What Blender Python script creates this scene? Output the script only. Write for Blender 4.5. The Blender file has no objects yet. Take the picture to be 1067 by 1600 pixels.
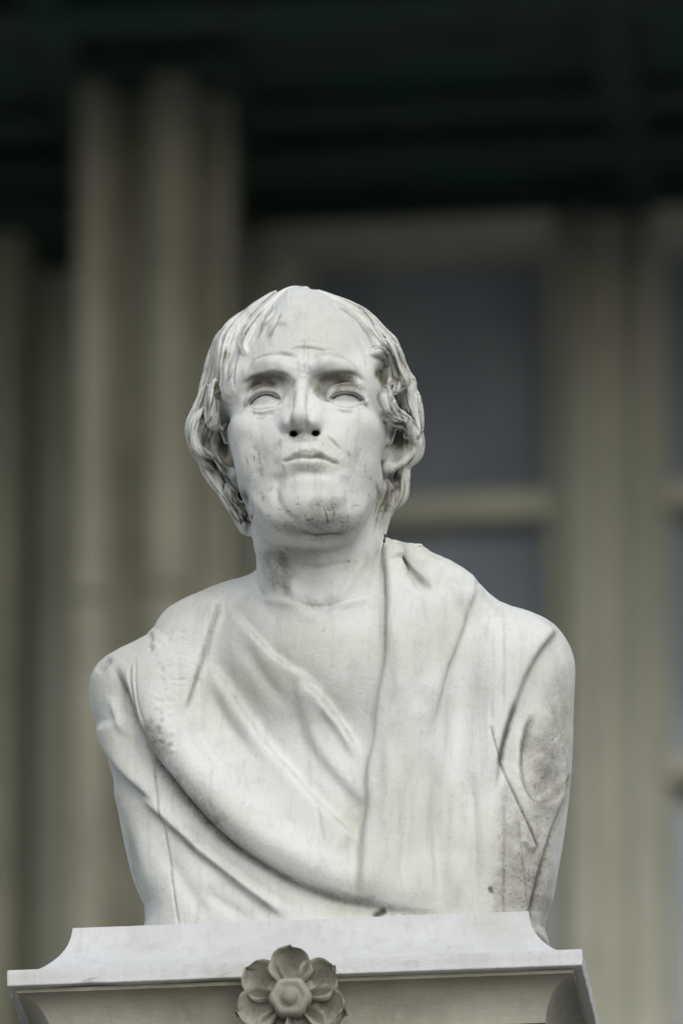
import bpy, math, random
import numpy as np
from mathutils import Vector, Matrix

random.seed(7)
rng = np.random.default_rng(7)
scene = bpy.context.scene

# ------------------------------------------------------------------ camera, sky, sun, exposure
PXM = 1850.0                      # photo pixels per metre on the bust
DIST = 9.0
ALPHA = math.radians(23.0)        # the camera looks up at the bust
CAM_H = 1.7
BUST_C = Vector((0, 0, CAM_H + DIST * math.sin(ALPHA)))
FWD = Vector((0, math.cos(ALPHA), math.sin(ALPHA)))
UP = Vector((0, -math.sin(ALPHA), math.cos(ALPHA)))
CAM_P = BUST_C - FWD * DIST
YAW = math.radians(-6.0)          # bust, pedestal and facade are turned a little to the viewer's left

cd = bpy.data.cameras.new("camera")
cam = bpy.data.objects.new("camera", cd)
scene.collection.objects.link(cam)
cam.location = CAM_P
cam.rotation_euler = (math.radians(90) + ALPHA, 0, 0)
cd.sensor_fit = 'VERTICAL'
cd.sensor_height = 36.0
cd.lens = 36.0 * DIST / (1600.0 / PXM)
cd.clip_start = 0.1
cd.clip_end = 2000
cd.dof.use_dof = True
cd.dof.focus_distance = DIST - 0.07
cd.dof.aperture_fstop = cd.lens / 40.0
cd.dof.aperture_blades = 0
scene.camera = cam

SUN_EL, SUN_AZ = math.radians(30), math.radians(12)     # azimuth to the right of the camera side
world = bpy.data.worlds.new("World")
scene.world = world
world.use_nodes = True
wn, wl = world.node_tree.nodes, world.node_tree.links
bg = wn["Background"]
sky = wn.new("ShaderNodeTexSky")
sky.sky_type = 'NISHITA'
sky.sun_disc = False
sky.sun_elevation = SUN_EL
sky.sun_rotation = math.pi - SUN_AZ
sky.air_density = 1.0
sky.dust_density = 1.5
sky.ozone_density = 1.0
hs = wn.new("ShaderNodeHueSaturation")
hs.inputs["Saturation"].default_value = 0.5
wl.new(sky.outputs[0], hs.inputs["Color"])
wl.new(hs.outputs[0], bg.inputs[0])
bg.inputs[1].default_value = 0.12

sd = bpy.data.lights.new("sun", 'SUN')
sun = bpy.data.objects.new("sun", sd)
scene.collection.objects.link(sun)
sd.energy = 1.0
sd.angle = math.radians(70)
sd.color = (1.0, 0.99, 0.965)
sdir = Vector((math.sin(SUN_AZ) * math.cos(SUN_EL), -math.cos(SUN_AZ) * math.cos(SUN_EL), math.sin(SUN_EL)))
sun.rotation_euler = sdir.to_track_quat('Z', 'Y').to_euler()
sun.location = (3, -6, 14)

scene.view_settings.view_transform = 'Standard'
scene.view_settings.look = 'None'
scene.view_settings.gamma = 1.0
scene.view_settings.use_curve_mapping = False
scene.view_settings.exposure = 0.36
scene.render.engine = 'CYCLES'

# ------------------------------------------------------------------ small helpers
COL = scene.collection


def tag(o, label=None, cat=None, group=None, kind=None):
    if label: o["label"] = label
    if cat: o["category"] = cat
    if group: o["group"] = group
    if kind: o["kind"] = kind
    return o


def empty(name, loc, rz=0.0):
    o = bpy.data.objects.new(name, None)
    o.empty_display_size = 0.1
    o.location = loc
    o.rotation_euler = (0, 0, rz)
    COL.objects.link(o)
    return o


def np_mesh(name, v, f, smooth=True):
    """v (n,3) float, f (m,4) or (m,3) int"""
    me = bpy.data.meshes.new(name)
    n, (m, k) = len(v), f.shape
    me.vertices.add(n)
    me.vertices.foreach_set("co", np.ascontiguousarray(v, np.float32).ravel())
    me.loops.add(m * k)
    me.loops.foreach_set("vertex_index", np.ascontiguousarray(f, np.int32).ravel())
    me.polygons.add(m)
    me.polygons.foreach_set("loop_start", np.arange(0, m * k, k, dtype=np.int32))
    me.polygons.foreach_set("loop_total", np.full(m, k, np.int32))
    me.polygons.foreach_set("use_smooth", np.full(m, smooth, bool))
    me.update(calc_edges=True)
    return me


def link(name, me, mat=None, parent=None):
    o = bpy.data.objects.new(name, me)
    COL.objects.link(o)
    if mat and not me.materials: me.materials.append(mat)
    if parent: o.parent = parent
    return o


class MB:
    """collects simple solids, built as ONE mesh object"""
    def __init__(s): s.v, s.f = [], []

    def add(s, vs, fs):
        b = len(s.v)
        s.v += [tuple(p) for p in vs]
        s.f += [tuple(i + b for i in q) for q in fs]

    def box(s, x0, x1, y0, y1, z0, z1):
        s.add([(x0, y0, z0), (x1, y0, z0), (x1, y1, z0), (x0, y1, z0), (x0, y0, z1), (x1, y0, z1), (x1, y1, z1), (x0, y1, z1)],
              [(0, 3, 2, 1), (4, 5, 6, 7), (0, 1, 5, 4), (1, 2, 6, 5), (2, 3, 7, 6), (3, 0, 4, 7)])

    def loft(s, rings, cap=True):
        n = len(rings[0])
        vs = [p for r in rings for p in r]
        fs = []
        for i in range(len(rings) - 1):
            for j in range(n):
                k = (j + 1) % n
                fs.append((i * n + j, i * n + k, (i + 1) * n + k, (i + 1) * n + j))
        if cap:
            fs.append(tuple(reversed(range(n))))
            fs.append(tuple((len(rings) - 1) * n + j for j in range(n)))
        s.add(vs, fs)

    def build(s, name, mat, parent=None, bevel=0.0, smooth=False, seg=2):
        me = bpy.data.meshes.new(name)
        me.from_pydata(s.v, [], s.f)
        me.update()
        if smooth: me.polygons.foreach_set("use_smooth", [True] * len(me.polygons))
        o = link(name, me, mat, parent)
        if bevel:
            b = o.modifiers.new("bevel", 'BEVEL')
            b.width = bevel
            b.segments = seg
            b.limit_method = 'ANGLE'
            b.angle_limit = math.radians(35)
        return o


# ------------------------------------------------------------------ materials
def mat_base(name):
    m = bpy.data.materials.new(name)
    m.use_nodes = True
    nt = m.node_tree
    return m, nt.nodes, nt.links, nt.nodes["Principled BSDF"]


def noise(N, L, vec, scale, detail=6, rough=0.6, mapscale=None):
    if mapscale:
        mp = N.new("ShaderNodeMapping")
        mp.inputs["Scale"].default_value = mapscale
        L.new(vec, mp.inputs["Vector"])
        vec = mp.outputs[0]
    n = N.new("ShaderNodeTexNoise")
    n.inputs["Scale"].default_value = scale
    n.inputs["Detail"].default_value = detail
    n.inputs["Roughness"].default_value = rough
    L.new(vec, n.inputs["Vector"])
    return n.outputs["Fac"]


def ramp(N, L, fac, p0, p1, v0=0.0, v1=1.0):
    r = N.new("ShaderNodeMapRange")
    r.interpolation_type = 'SMOOTHSTEP'
    r.inputs["From Min"].default_value = p0
    r.inputs["From Max"].default_value = p1
    r.inputs["To Min"].default_value = v0
    r.inputs["To Max"].default_value = v1
    L.new(fac, r.inputs["Value"])
    return r.outputs[0]


def math2(N, L, op, a, b, clamp=False):
    m = N.new("ShaderNodeMath")
    m.operation = op
    m.use_clamp = clamp
    for i, q in enumerate((a, b)):
        if isinstance(q, (int, float)): m.inputs[i].default_value = q
        else: L.new(q, m.inputs[i])
    return m.outputs[0]


def mixc(N, L, fac, a, b):
    m = N.new("ShaderNodeMix")
    m.data_type = 'RGBA'
    for sock, q in ((m.inputs[0], fac), (m.inputs[6], a), (m.inputs[7], b)):
        if isinstance(q, (int, float)): sock.default_value = q
        elif isinstance(q, tuple): sock.default_value = (*q, 1)
        else: L.new(q, sock)
    return m.outputs[2]


def marble(name, base=(0.685, 0.70, 0.675), warm=(0.585, 0.59, 0.535), grime=True, streak=0.55, dirt_shade_rgb=(0.105, 0.095, 0.066)):
    m, N, L, P = mat_base(name)
    tc = N.new("ShaderNodeTexCoord").outputs["Object"]
    big = noise(N, L, tc, 9, 5)
    st = noise(N, L, tc, 1.0, 6, 0.65, (95, 95, 7))          # rain streaks run down the stone
    st2 = noise(N, L, tc, 1.0, 5, 0.6, (230, 230, 22))
    fine = noise(N, L, tc, 260, 6, 0.7)
    c = mixc(N, L, ramp(N, L, big, 0.38, 0.68), base, warm)
    c = mixc(N, L, math2(N, L, 'MULTIPLY', ramp(N, L, st, 0.5, 0.72), streak * 0.75), c, (0.37, 0.365, 0.32))
    c = mixc(N, L, math2(N, L, 'MULTIPLY', ramp(N, L, st2, 0.56, 0.72), streak * 0.45), c, (0.30, 0.29, 0.25))
    c = mixc(N, L, math2(N, L, 'MULTIPLY', ramp(N, L, fine, 0.55, 0.78), 0.35), c, (0.36, 0.35, 0.30))
    mot = noise(N, L, tc, 34, 7, 0.72)
    c = mixc(N, L, math2(N, L, 'MULTIPLY', ramp(N, L, mot, 0.50, 0.74), streak * 0.8), c, (0.40, 0.39, 0.325))
    pit = noise(N, L, tc, 150, 4, 0.7)
    c = mixc(N, L, math2(N, L, 'MULTIPLY', ramp(N, L, pit, 0.66, 0.74), 0.55), c, (0.22, 0.21, 0.165))
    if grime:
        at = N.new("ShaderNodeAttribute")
        at.attribute_name = "grime"  # one mask for dirt and painted shade
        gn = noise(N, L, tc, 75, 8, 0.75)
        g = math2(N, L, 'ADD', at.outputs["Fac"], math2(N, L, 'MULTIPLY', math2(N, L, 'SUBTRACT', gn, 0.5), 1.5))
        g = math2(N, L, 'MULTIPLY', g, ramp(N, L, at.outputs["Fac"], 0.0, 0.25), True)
        c = mixc(N, L, math2(N, L, 'MULTIPLY', g, 0.9), c, dirt_shade_rgb)
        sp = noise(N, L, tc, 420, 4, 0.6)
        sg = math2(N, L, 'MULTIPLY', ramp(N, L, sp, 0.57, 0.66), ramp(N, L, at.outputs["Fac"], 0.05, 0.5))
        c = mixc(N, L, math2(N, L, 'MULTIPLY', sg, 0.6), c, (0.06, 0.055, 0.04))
    L.new(c, P.inputs["Base Color"])
    P.inputs["Roughness"].default_value = 0.62
    P.inputs["Specular IOR Level"].default_value = 0.3
    b = N.new("ShaderNodeBump")
    b.inputs["Strength"].default_value = 0.5
    b.inputs["Distance"].default_value = 0.0018
    mid = noise(N, L, tc, 60, 8, 0.7)
    vf = noise(N, L, tc, 640, 3, 0.6)
    L.new(math2(N, L, 'ADD', math2(N, L, 'ADD', mid, math2(N, L, 'MULTIPLY', fine, 0.7)), math2(N, L, 'MULTIPLY', vf, 0.35)), b.inputs["Height"])
    L.new(b.outputs[0], P.inputs["Normal"])
    return m


def stone(name, a, b_, scale=3.0, rough=0.85, bump=0.004, streak=0.5, soot=(0.08, 0.075, 0.06)):
    m, N, L, P = mat_base(name)
    tc = N.new("ShaderNodeTexCoord").outputs["Object"]
    n1 = noise(N, L, tc, scale, 8, 0.65)
    st = noise(N, L, tc, 1.0, 6, 0.6, (9, 9, 0.9))
    fi = noise(N, L, tc, scale * 25, 6, 0.7)
    c = mixc(N, L, ramp(N, L, n1, 0.35, 0.68), a, b_)
    c = mixc(N, L, math2(N, L, 'MULTIPLY', ramp(N, L, st, 0.48, 0.75), streak), c, soot)
    c = mixc(N, L, math2(N, L, 'MULTIPLY', ramp(N, L, fi, 0.5, 0.8), 0.3), c, soot)
    L.new(c, P.inputs["Base Color"])
    P.inputs["Roughness"].default_value = rough
    b = N.new("ShaderNodeBump")
    b.inputs["Strength"].default_value = 0.4
    b.inputs["Distance"].default_value = bump
    L.new(fi, b.inputs["Height"])
    L.new(b.outputs[0], P.inputs["Normal"])
    return m


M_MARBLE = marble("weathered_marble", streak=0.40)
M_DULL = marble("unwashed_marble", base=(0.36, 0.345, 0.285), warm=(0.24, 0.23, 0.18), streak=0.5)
M_PED = marble("pedestal_marble", base=(0.60, 0.615, 0.63), warm=(0.52, 0.525, 0.515), streak=0.38)
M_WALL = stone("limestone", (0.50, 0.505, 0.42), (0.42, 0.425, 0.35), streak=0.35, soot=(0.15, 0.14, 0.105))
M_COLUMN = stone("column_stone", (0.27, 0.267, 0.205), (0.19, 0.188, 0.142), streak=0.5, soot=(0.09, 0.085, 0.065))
M_FRAME = stone("window_stone", (0.46, 0.462, 0.38), (0.36, 0.362, 0.29), streak=0.25, soot=(0.15, 0.14, 0.105))
M_GREEN = stone("eaves_shade_green", (0.008, 0.040, 0.031), (0.006, 0.023, 0.019), rough=0.7, streak=0.3, soot=(0.008, 0.01, 0.008))  # deep shade of eaves and capitals put into the base colour
M_GROUND = stone("paving", (0.23, 0.225, 0.205), (0.18, 0.175, 0.16), scale=0.8)


def glass(name):
    m, N, L, P = mat_base(name)
    tc = N.new("ShaderNodeTexCoord").outputs["Object"]
    n1 = noise(N, L, tc, 1.0, 3, 0.5, (5, 5, 1.6))
    L.new(mixc(N, L, ramp(N, L, n1, 0.35, 0.7), (0.20, 0.235, 0.275), (0.26, 0.295, 0.335)), P.inputs["Base Color"])
    P.inputs["Roughness"].default_value = 0.12
    P.inputs["IOR"].default_value = 1.5
    return m


M_GLASS = glass("dim_glass")

# ------------------------------------------------------------------ ground
g = MB()
n = 40
g.v = [((i - n / 2) * 30.0, (j - n / 2) * 30.0, 0.0) for j in range(n + 1) for i in range(n + 1)]
g.f = [(j * (n + 1) + i, j * (n + 1) + i + 1, (j + 1) * (n + 1) + i + 1, (j + 1) * (n + 1) + i) for j in range(n) for i in range(n)]
tag(g.build("ground", M_GROUND), kind="structure")

# ------------------------------------------------------------------ the facade behind
WALL_D = 16.0
FO = Vector((0, WALL_D, 0))
FX = Vector((math.cos(YAW), math.sin(YAW), 0))
FY = Vector((-math.sin(YAW), math.cos(YAW), 0))


def at_wall(px, py, yd=0.0):
    """(along, height) of the facade point, yd metres behind the wall face, that the photo shows at px, py"""
    r = FWD * DIST + Vector((1, 0, 0)) * ((px - 533.5) / PXM) + UP * ((800 - py) / PXM)
    t = (FO + FY * yd - CAM_P).dot(FY) / r.dot(FY)
    p = CAM_P + r * t - FO
    return p.dot(FX), p.z


facade = empty("palace_facade", FO, YAW)
tag(facade, "blurred old stone palace front with tall windows and eaves darkened by painted shade behind the bust", "building")
Z_SOF = at_wall(600, 333)[1]
X_OF = lambda px, yd=0.0: at_wall(px, 900, yd)[0]
Z_OF = lambda py, yd=0.0: at_wall(600, py, yd)[1]
wa0, wa1 = X_OF(468), X_OF(866)            # the window behind the head
wb0 = X_OF(1028)
wb1 = wb0 + (wa1 - wa0)
wc1 = X_OF(-95)
wc0 = wc1 - (wa1 - wa0)
ZT, ZB = Z_OF(392), Z_OF(392) - 2.9        # top and bottom of the openings
m = MB()                                    # wall pieces between the openings
PITCH = wb0 - wa0                           # the row of windows goes on to both sides of the picture
OPEN = [(wc0 - k * PITCH, wc1 - k * PITCH) for k in (3, 2, 1, 0)] + [(wa0, wa1)] + [(wb0 + k * PITCH, wb1 + k * PITCH) for k in (0, 1, 2, 3, 4)]
EDG = [-9.0] + [q for o in OPEN for q in o] + [9.0]
for x0, x1 in zip(EDG[0::2], EDG[1::2]): m.box(x0, x1, 0.0, 0.5, 0.0, Z_SOF + 2.6)
for x0, x1 in OPEN:
    m.box(x0, x1, 0.001, 0.499, 0.0, ZB)
    m.box(x0, x1, 0.001, 0.499, ZT, Z_SOF + 2.59)
m.build("wall", M_WALL, facade)
for n_, (x0, x1) in enumerate(OPEN):
    k = 1 if n_ == 4 else 0
    fw = abs(X_OF(468) - X_OF(402))
    f = MB()                                # stone surround, stepped
    if k == 1:
        f.box(x0 - fw, x0 - 0.002, -0.07, -0.002, ZB - 0.1, ZT + 0.075)
        f.box(x0 - fw * 0.55, x0 - 0.004, -0.10, -0.071, ZB - 0.1, ZT + 0.04)
        f.box(x0 - 0.001, x1 + 0.02, -0.07, -0.002, ZT + 0.002, ZT + 0.075)
        f.box(x0 - 0.002, x1 + 0.02, -0.10, -0.071, ZT + 0.004, ZT + 0.04)
    else: f.box(x0, x1, -0.07, -0.002, ZT + 0.002, ZT + 0.075)
    win = f.build("window", M_FRAME, facade, bevel=0.006)
    zr = [Z_OF(768), Z_OF(810)] if k == 1 else [Z_OF(763), Z_OF(803)]
    z2 = [Z_OF(1192), Z_OF(1228)]
    for za, zb in ([zr] if k == 1 else [zr, z2]):
        b = MB()
        b.box(x0, x1, 0.02, 0.10, zb, za)
        b.build("transom", M_FRAME, win, bevel=0.006)
    for xa in (x0 + 0.001, x1 - 0.023):
        sa = MB()
        sa.box(xa, xa + 0.022, 0.05, 0.11, ZB, ZT)
        sa.build("sash", M_FRAME, win)
    cuts = [ZT, zr[0], zr[1]] + (z2 if k != 1 else []) + [ZB]
    for i in range(0, len(cuts) - 1, 2):
        p = MB()
        p.box(x0, x1, 0.12, 0.128, cuts[i + 1] - 0.02, cuts[i] + 0.02)
        p.build("pane", M_GLASS, win)
    sl = MB()
    sl.box(x0 - 0.15, x1 + 0.15 if k != 1 else x1 + 0.02, -0.16, 0.02, ZB - 0.16, ZB - 0.003)
    sl.build("sill", M_FRAME, win, bevel=0.01)


def half_round(mb, xc, r, yface, z0, z1, depth=0.8, n=14):
    ring = [(xc - r * math.cos(math.pi * i / n), yface - depth * r * math.sin(math.pi * i / n)) for i in range(n + 1)]
    ring += [(xc + r, yface + 0.02), (xc - r, yface + 0.02)]
    mb.loft([[(x, y, z) for x, y in reversed(ring)] for z in (z0, z1)])


# pilaster between the two windows: two reeds on a flat back
pw0, pw1 = X_OF(870, -.06), X_OF(1024, -.06)
b = MB()
b.box(pw0, pw1, -0.03, -0.001, 0.6, Z_OF(360))
pil = b.build("pilaster", M_WALL, facade, bevel=0.008)
for px, r in ((908, 33), (994, 25)):
    b = MB()
    half_round(b, X_OF(px, -.06), r * 0.00150, -0.029, 0.6, Z_OF(372), 1.7)
    b.build("reed", M_WALL, pil, smooth=True)
b = MB()
b.box(pw0 - 0.02, pw1 + 0.02, -0.11, -0.002, Z_OF(359), Z_SOF - 0.004)
b.build("capital", M_GREEN, pil, bevel=0.01)

for j in (1, 2, 3, 4):                      # the same pilaster on the piers further along
    c = pil.copy()
    COL.objects.link(c)
    c.parent = facade
    c.location.x = j * PITCH
    for ch in list(pil.children):
        d = ch.copy()
        COL.objects.link(d)
        d.parent = c
# clustered column that carries the eaves, standing in front of the wall
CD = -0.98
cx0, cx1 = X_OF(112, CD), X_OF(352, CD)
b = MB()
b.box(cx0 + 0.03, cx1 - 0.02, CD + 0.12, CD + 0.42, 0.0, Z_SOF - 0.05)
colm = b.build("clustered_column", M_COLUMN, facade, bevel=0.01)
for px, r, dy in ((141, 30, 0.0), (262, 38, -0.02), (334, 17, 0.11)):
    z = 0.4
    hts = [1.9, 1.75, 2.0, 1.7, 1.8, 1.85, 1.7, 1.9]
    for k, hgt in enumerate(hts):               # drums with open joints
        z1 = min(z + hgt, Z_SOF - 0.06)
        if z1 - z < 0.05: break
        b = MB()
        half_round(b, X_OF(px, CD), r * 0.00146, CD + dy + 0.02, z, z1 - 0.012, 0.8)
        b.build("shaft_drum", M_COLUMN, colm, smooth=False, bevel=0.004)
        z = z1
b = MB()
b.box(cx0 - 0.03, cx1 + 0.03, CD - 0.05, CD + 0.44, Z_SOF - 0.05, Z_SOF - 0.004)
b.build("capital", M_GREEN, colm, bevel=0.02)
# half column at the picture's left edge
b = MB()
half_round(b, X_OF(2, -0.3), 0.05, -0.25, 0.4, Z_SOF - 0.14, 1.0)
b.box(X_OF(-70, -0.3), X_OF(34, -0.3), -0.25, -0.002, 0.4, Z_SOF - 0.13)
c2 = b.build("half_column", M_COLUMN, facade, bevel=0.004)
b = MB()
b.box(X_OF(-80, -0.3), X_OF(120, -0.3), -0.36, -0.002, Z_SOF - 0.128, Z_SOF - 0.005)
b.build("capital", M_GREEN, c2, bevel=0.015)

# eaves: a boarded soffit with beams
b = MB()
b.box(-9, 9, -2.8, 0.0, Z_SOF, Z_SOF + 0.08)
ev = b.build("eaves", M_GREEN, facade)
for y0, y1, d in ((-0.10, -0.002, 0.05), (-0.50, -0.38, 0.07), (-0.72, -0.62, 0.05), (-1.36, -1.24, 0.07), (-1.66, -1.52, 0.05), (-2.14, -2.02, 0.07), (-2.8, -2.68, 0.16)):
    b = MB()
    b.box(-9, 9, y0, y1, Z_SOF - d, Z_SOF - 0.002)
    b.build("beam", M_GREEN, ev, bevel=0.008)
for x in np.arange(-8.6, 8.9, 1.33):
    b = MB()
    b.box(x, x + 0.10, -2.678, -0.102, Z_SOF - 0.045, Z_SOF - 0.003)
    b.build("rafter", M_GREEN, ev, bevel=0.006)
b = MB()
b.box(-9.1, 9.1, -2.9, -0.0, Z_SOF + 0.082, Z_SOF + 0.30)
b.build("cornice", M_WALL, ev, bevel=0.03)

# ------------------------------------------------------------------ sculpting tools: distance fields -> mesh
CX, CY = 533.5, 800.0


def v2w(v):
    """view-aligned sculpt coordinates (x right, y down, z towards the viewer, photo pixels at the bust) -> metres, turned upright"""
    v = np.asarray(v, float)
    a = (v[..., 0] - CX) / PXM
    b = (CY - v[..., 1]) / PXM
    c = v[..., 2] / PXM
    u, f = np.array(UP), np.array(FWD)
    return np.array(BUST_C) + a[..., None] * np.array((1.0, 0, 0)) + b[..., None] * u - c[..., None] * f


class Field:
    def __init__(s, lo, hi, vox):
        s.lo = np.array(lo, np.float32)
        s.vox = vox
        s.n = [int((h - l) / vox) + 1 for l, h in zip(lo, hi)]
        s.ax = [np.float32(l) + np.arange(n, dtype=np.float32) * np.float32(vox) for l, n in zip(lo, s.n)]
        s.d = np.full(s.n, 2000, np.float32)

    def sl(s, lo, hi):
        out = []
        for i in range(3):
            a = max(0, int((lo[i] - s.lo[i]) / s.vox) - 1)
            b = min(s.n[i], int((hi[i] - s.lo[i]) / s.vox) + 2)
            out.append(slice(a, max(b, a)))
        return tuple(out)

    def grid(s, q):
        return s.ax[0][q[0]][:, None, None], s.ax[1][q[1]][None, :, None], s.ax[2][q[2]][None, None, :]

    def put(s, q, e, k, op):
        d = s.d[q]
        if d.size == 0: return
        if op == 'sub': e = -e
        if op == 'add':
            if k > 0:
                h = np.maximum(k - np.abs(d - e), 0) / k
                s.d[q] = np.minimum(d, e) - h * h * (k * 0.25)
            else: s.d[q] = np.minimum(d, e)
        else:
            if k > 0:
                h = np.maximum(k - np.abs(d - e), 0) / k
                s.d[q] = np.maximum(d, e) + h * h * (k * 0.25)
            else: s.d[q] = np.maximum(d, e)

    def ell(s, c, r, k=0.5, op='add', R=None):
        """ellipsoid; R 3x3 whose ROWS are the ellipsoid's axes"""
        c = np.array(c, np.float32)
        r = np.array(r, np.float32)
        if R is None: ext = r.copy()
        else: ext = np.sqrt((np.array(R) ** 2 * (r[:, None] ** 2)).sum(0))
        q = s.sl(c - ext - k * 1.3, c + ext + k * 1.3)
        X, Y, Z = s.grid(q)
        X, Y, Z = X - c[0], Y - c[1], Z - c[2]
        if R is not None:
            R = np.array(R, np.float32)
            X, Y, Z = (R[0, 0] * X + R[0, 1] * Y + R[0, 2] * Z, R[1, 0] * X + R[1, 1] * Y + R[1, 2] * Z, R[2, 0] * X + R[2, 1] * Y + R[2, 2] * Z)
        k0 = np.sqrt((X / r[0]) ** 2 + (Y / r[1]) ** 2 + (Z / r[2]) ** 2)
        k1 = np.sqrt((X / r[0] ** 2) ** 2 + (Y / r[1] ** 2) ** 2 + (Z / r[2] ** 2) ** 2)
        e = k0 * (k0 - 1) / np.maximum(k1, 1e-6)
        s.put(q, e, k, op)

    def cap(s, a, b, ra, rb, k=0.5, op='add'):
        a, b = np.array(a, np.float32), np.array(b, np.float32)
        m = max(ra, rb) + k * 1.3
        q = s.sl(np.minimum(a, b) - m, np.maximum(a, b) + m)
        X, Y, Z = s.grid(q)
        ba = b - a
        L2 = float((ba ** 2).sum()) + 1e-9
        t = np.clip(((X - a[0]) * ba[0] + (Y - a[1]) * ba[1] + (Z - a[2]) * ba[2]) / L2, 0, 1)
        e = np.sqrt((X - a[0] - t * ba[0]) ** 2 + (Y - a[1] - t * ba[1]) ** 2 + (Z - a[2] - t * ba[2]) ** 2) - (ra + (rb - ra) * t)
        s.put(q, e, k, op)

    def tube(s, pts, rad, k=0.5, op='add', inner=None):
        """one smooth tube along pts: hard union of its pieces, blended with k as a whole"""
        pts = np.array(pts, np.float32)
        rad = np.broadcast_to(np.array(rad, np.float32), (len(pts),))
        m = rad.max() + k * 1.3
        q = s.sl(pts.min(0) - m, pts.max(0) + m)
        X, Y, Z = s.grid(q)
        e = None
        for a, b, ra, rb in zip(pts[:-1], pts[1:], rad[:-1], rad[1:]):
            ba = b - a
            t = np.clip(((X - a[0]) * ba[0] + (Y - a[1]) * ba[1] + (Z - a[2]) * ba[2]) / (float((ba ** 2).sum()) + 1e-9), 0, 1)
            w = np.sqrt((X - a[0] - t * ba[0]) ** 2 + (Y - a[1] - t * ba[1]) ** 2 + (Z - a[2] - t * ba[2]) ** 2) - (ra + (rb - ra) * t)
            e = w if e is None else np.minimum(e, w)
        s.put(q, e, k, op)

    def sample(s, p):
        """trilinear value at points p"""
        g = (np.asarray(p, np.float32) - s.lo) / s.vox
        i = np.clip(np.floor(g).astype(int), 0, np.array(s.n) - 2)
        f = np.clip(g - i, 0, 1)
        out = 0
        for a in (0, 1):
            for b in (0, 1):
                for c in (0, 1):
                    w = (f[:, 0] if a else 1 - f[:, 0]) * (f[:, 1] if b else 1 - f[:, 1]) * (f[:, 2] if c else 1 - f[:, 2])
                    out = out + w * s.d[i[:, 0] + a, i[:, 1] + b, i[:, 2] + c]
        return out


def surface_nets(d, lo, vox):
    ins = d < 0
    acc = np.zeros([n - 1 for n in d.shape], np.int8)
    for a in (0, 1):
        for b in (0, 1):
            for c in (0, 1):
                acc += ins[a:d.shape[0] - 1 + a, b:d.shape[1] - 1 + b, c:d.shape[2] - 1 + c]
    mask = (acc > 0) & (acc < 8)
    I = np.argwhere(mask)
    idx = np.full(mask.shape, -1, np.int32)
    idx[mask] = np.arange(len(I), dtype=np.int32)
    pos = np.zeros((len(I), 3))
    cnt = np.zeros(len(I))
    cor = [(a, b, c) for a in (0, 1) for b in (0, 1) for c in (0, 1)]
    val = {q: d[I[:, 0] + q[0], I[:, 1] + q[1], I[:, 2] + q[2]] for q in cor}
    for q in cor:
        for ax in range(3):
            if q[ax] == 0:
                q2 = tuple(1 if i == ax else q[i] for i in range(3))
                v0, v1 = val[q], val[q2]
                m = (v0 < 0) != (v1 < 0)
                t = np.where(m, v0 / np.where(m, v0 - v1, 1), 0)
                p = np.repeat(np.array(q, float)[None], len(I), 0)
                p[:, ax] += t
                pos[m] += p[m]
                cnt[m] += 1
    V = (I + pos / cnt[:, None]) * vox + np.array(lo)
    F = []
    for ax in range(3):
        o = [i for i in range(3) if i != ax]
        A = [slice(1, -1)] * 3
        B = [slice(1, -1)] * 3
        A[ax] = slice(0, -1)
        B[ax] = slice(1, None)
        ch = ins[tuple(A)] != ins[tuple(B)]
        e = np.argwhere(ch)
        s_in = ins[tuple(A)][ch]
        base = e.copy()
        for i in o: base[:, i] += 1
        def cell(d1, d2):
            c = base.copy()
            c[:, o[0]] += d1
            c[:, o[1]] += d2
            return idx[c[:, 0], c[:, 1], c[:, 2]]
        qd = np.stack([cell(-1, -1), cell(0, -1), cell(0, 0), cell(-1, 0)], 1)
        flip = s_in if ax != 1 else ~s_in
        qd[~flip] = qd[~flip][:, ::-1]
        F.append(qd)
    F = np.concatenate(F)
    return V, F[(F >= 0).all(1)]


def vnormals(v, f):
    a = v[f[:, 2]] - v[f[:, 0]]
    b = v[f[:, 3]] - v[f[:, 1]]
    n = np.cross(a, b)
    out = np.zeros_like(v)
    for j in range(4):
        for i in range(3): out[:, i] += np.bincount(f[:, j], n[:, i], len(v))
    return out / np.maximum(np.linalg.norm(out, axis=1, keepdims=True), 1e-9)


def lap(v, f, it=1, lam=0.5, w=None):
    e = np.concatenate([f[:, [0, 1]], f[:, [1, 2]], f[:, [2, 3]], f[:, [3, 0]]])
    deg = np.bincount(e[:, 0], minlength=len(v)) + np.bincount(e[:, 1], minlength=len(v))
    for _ in range(it):
        s = np.zeros_like(v)
        for i in range(v.shape[1]):
            s[:, i] = np.bincount(e[:, 0], v[e[:, 1], i], len(v)) + np.bincount(e[:, 1], v[e[:, 0], i], len(v))
        dv = (s / np.maximum(deg, 1)[:, None] - v) * lam
        v = v + (dv if w is None else dv * w[:, None])
    return v


def spline(P, n=8):
    """Catmull-Rom through P (any dimension)"""
    P = np.array(P, float)
    Q = np.vstack([2 * P[0] - P[1], P, 2 * P[-1] - P[-2]])
    out = []
    for i in range(1, len(Q) - 2):
        for t in np.linspace(0, 1, n, endpoint=False):
            a, b, c, e = Q[i - 1], Q[i], Q[i + 1], Q[i + 2]
            out.append(0.5 * (2 * b + (c - a) * t + (2 * a - 5 * b + 4 * c - e) * t ** 2 + (3 * b - 3 * c + e - a) * t ** 3))
    out.append(P[-1])
    return np.array(out)


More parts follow.
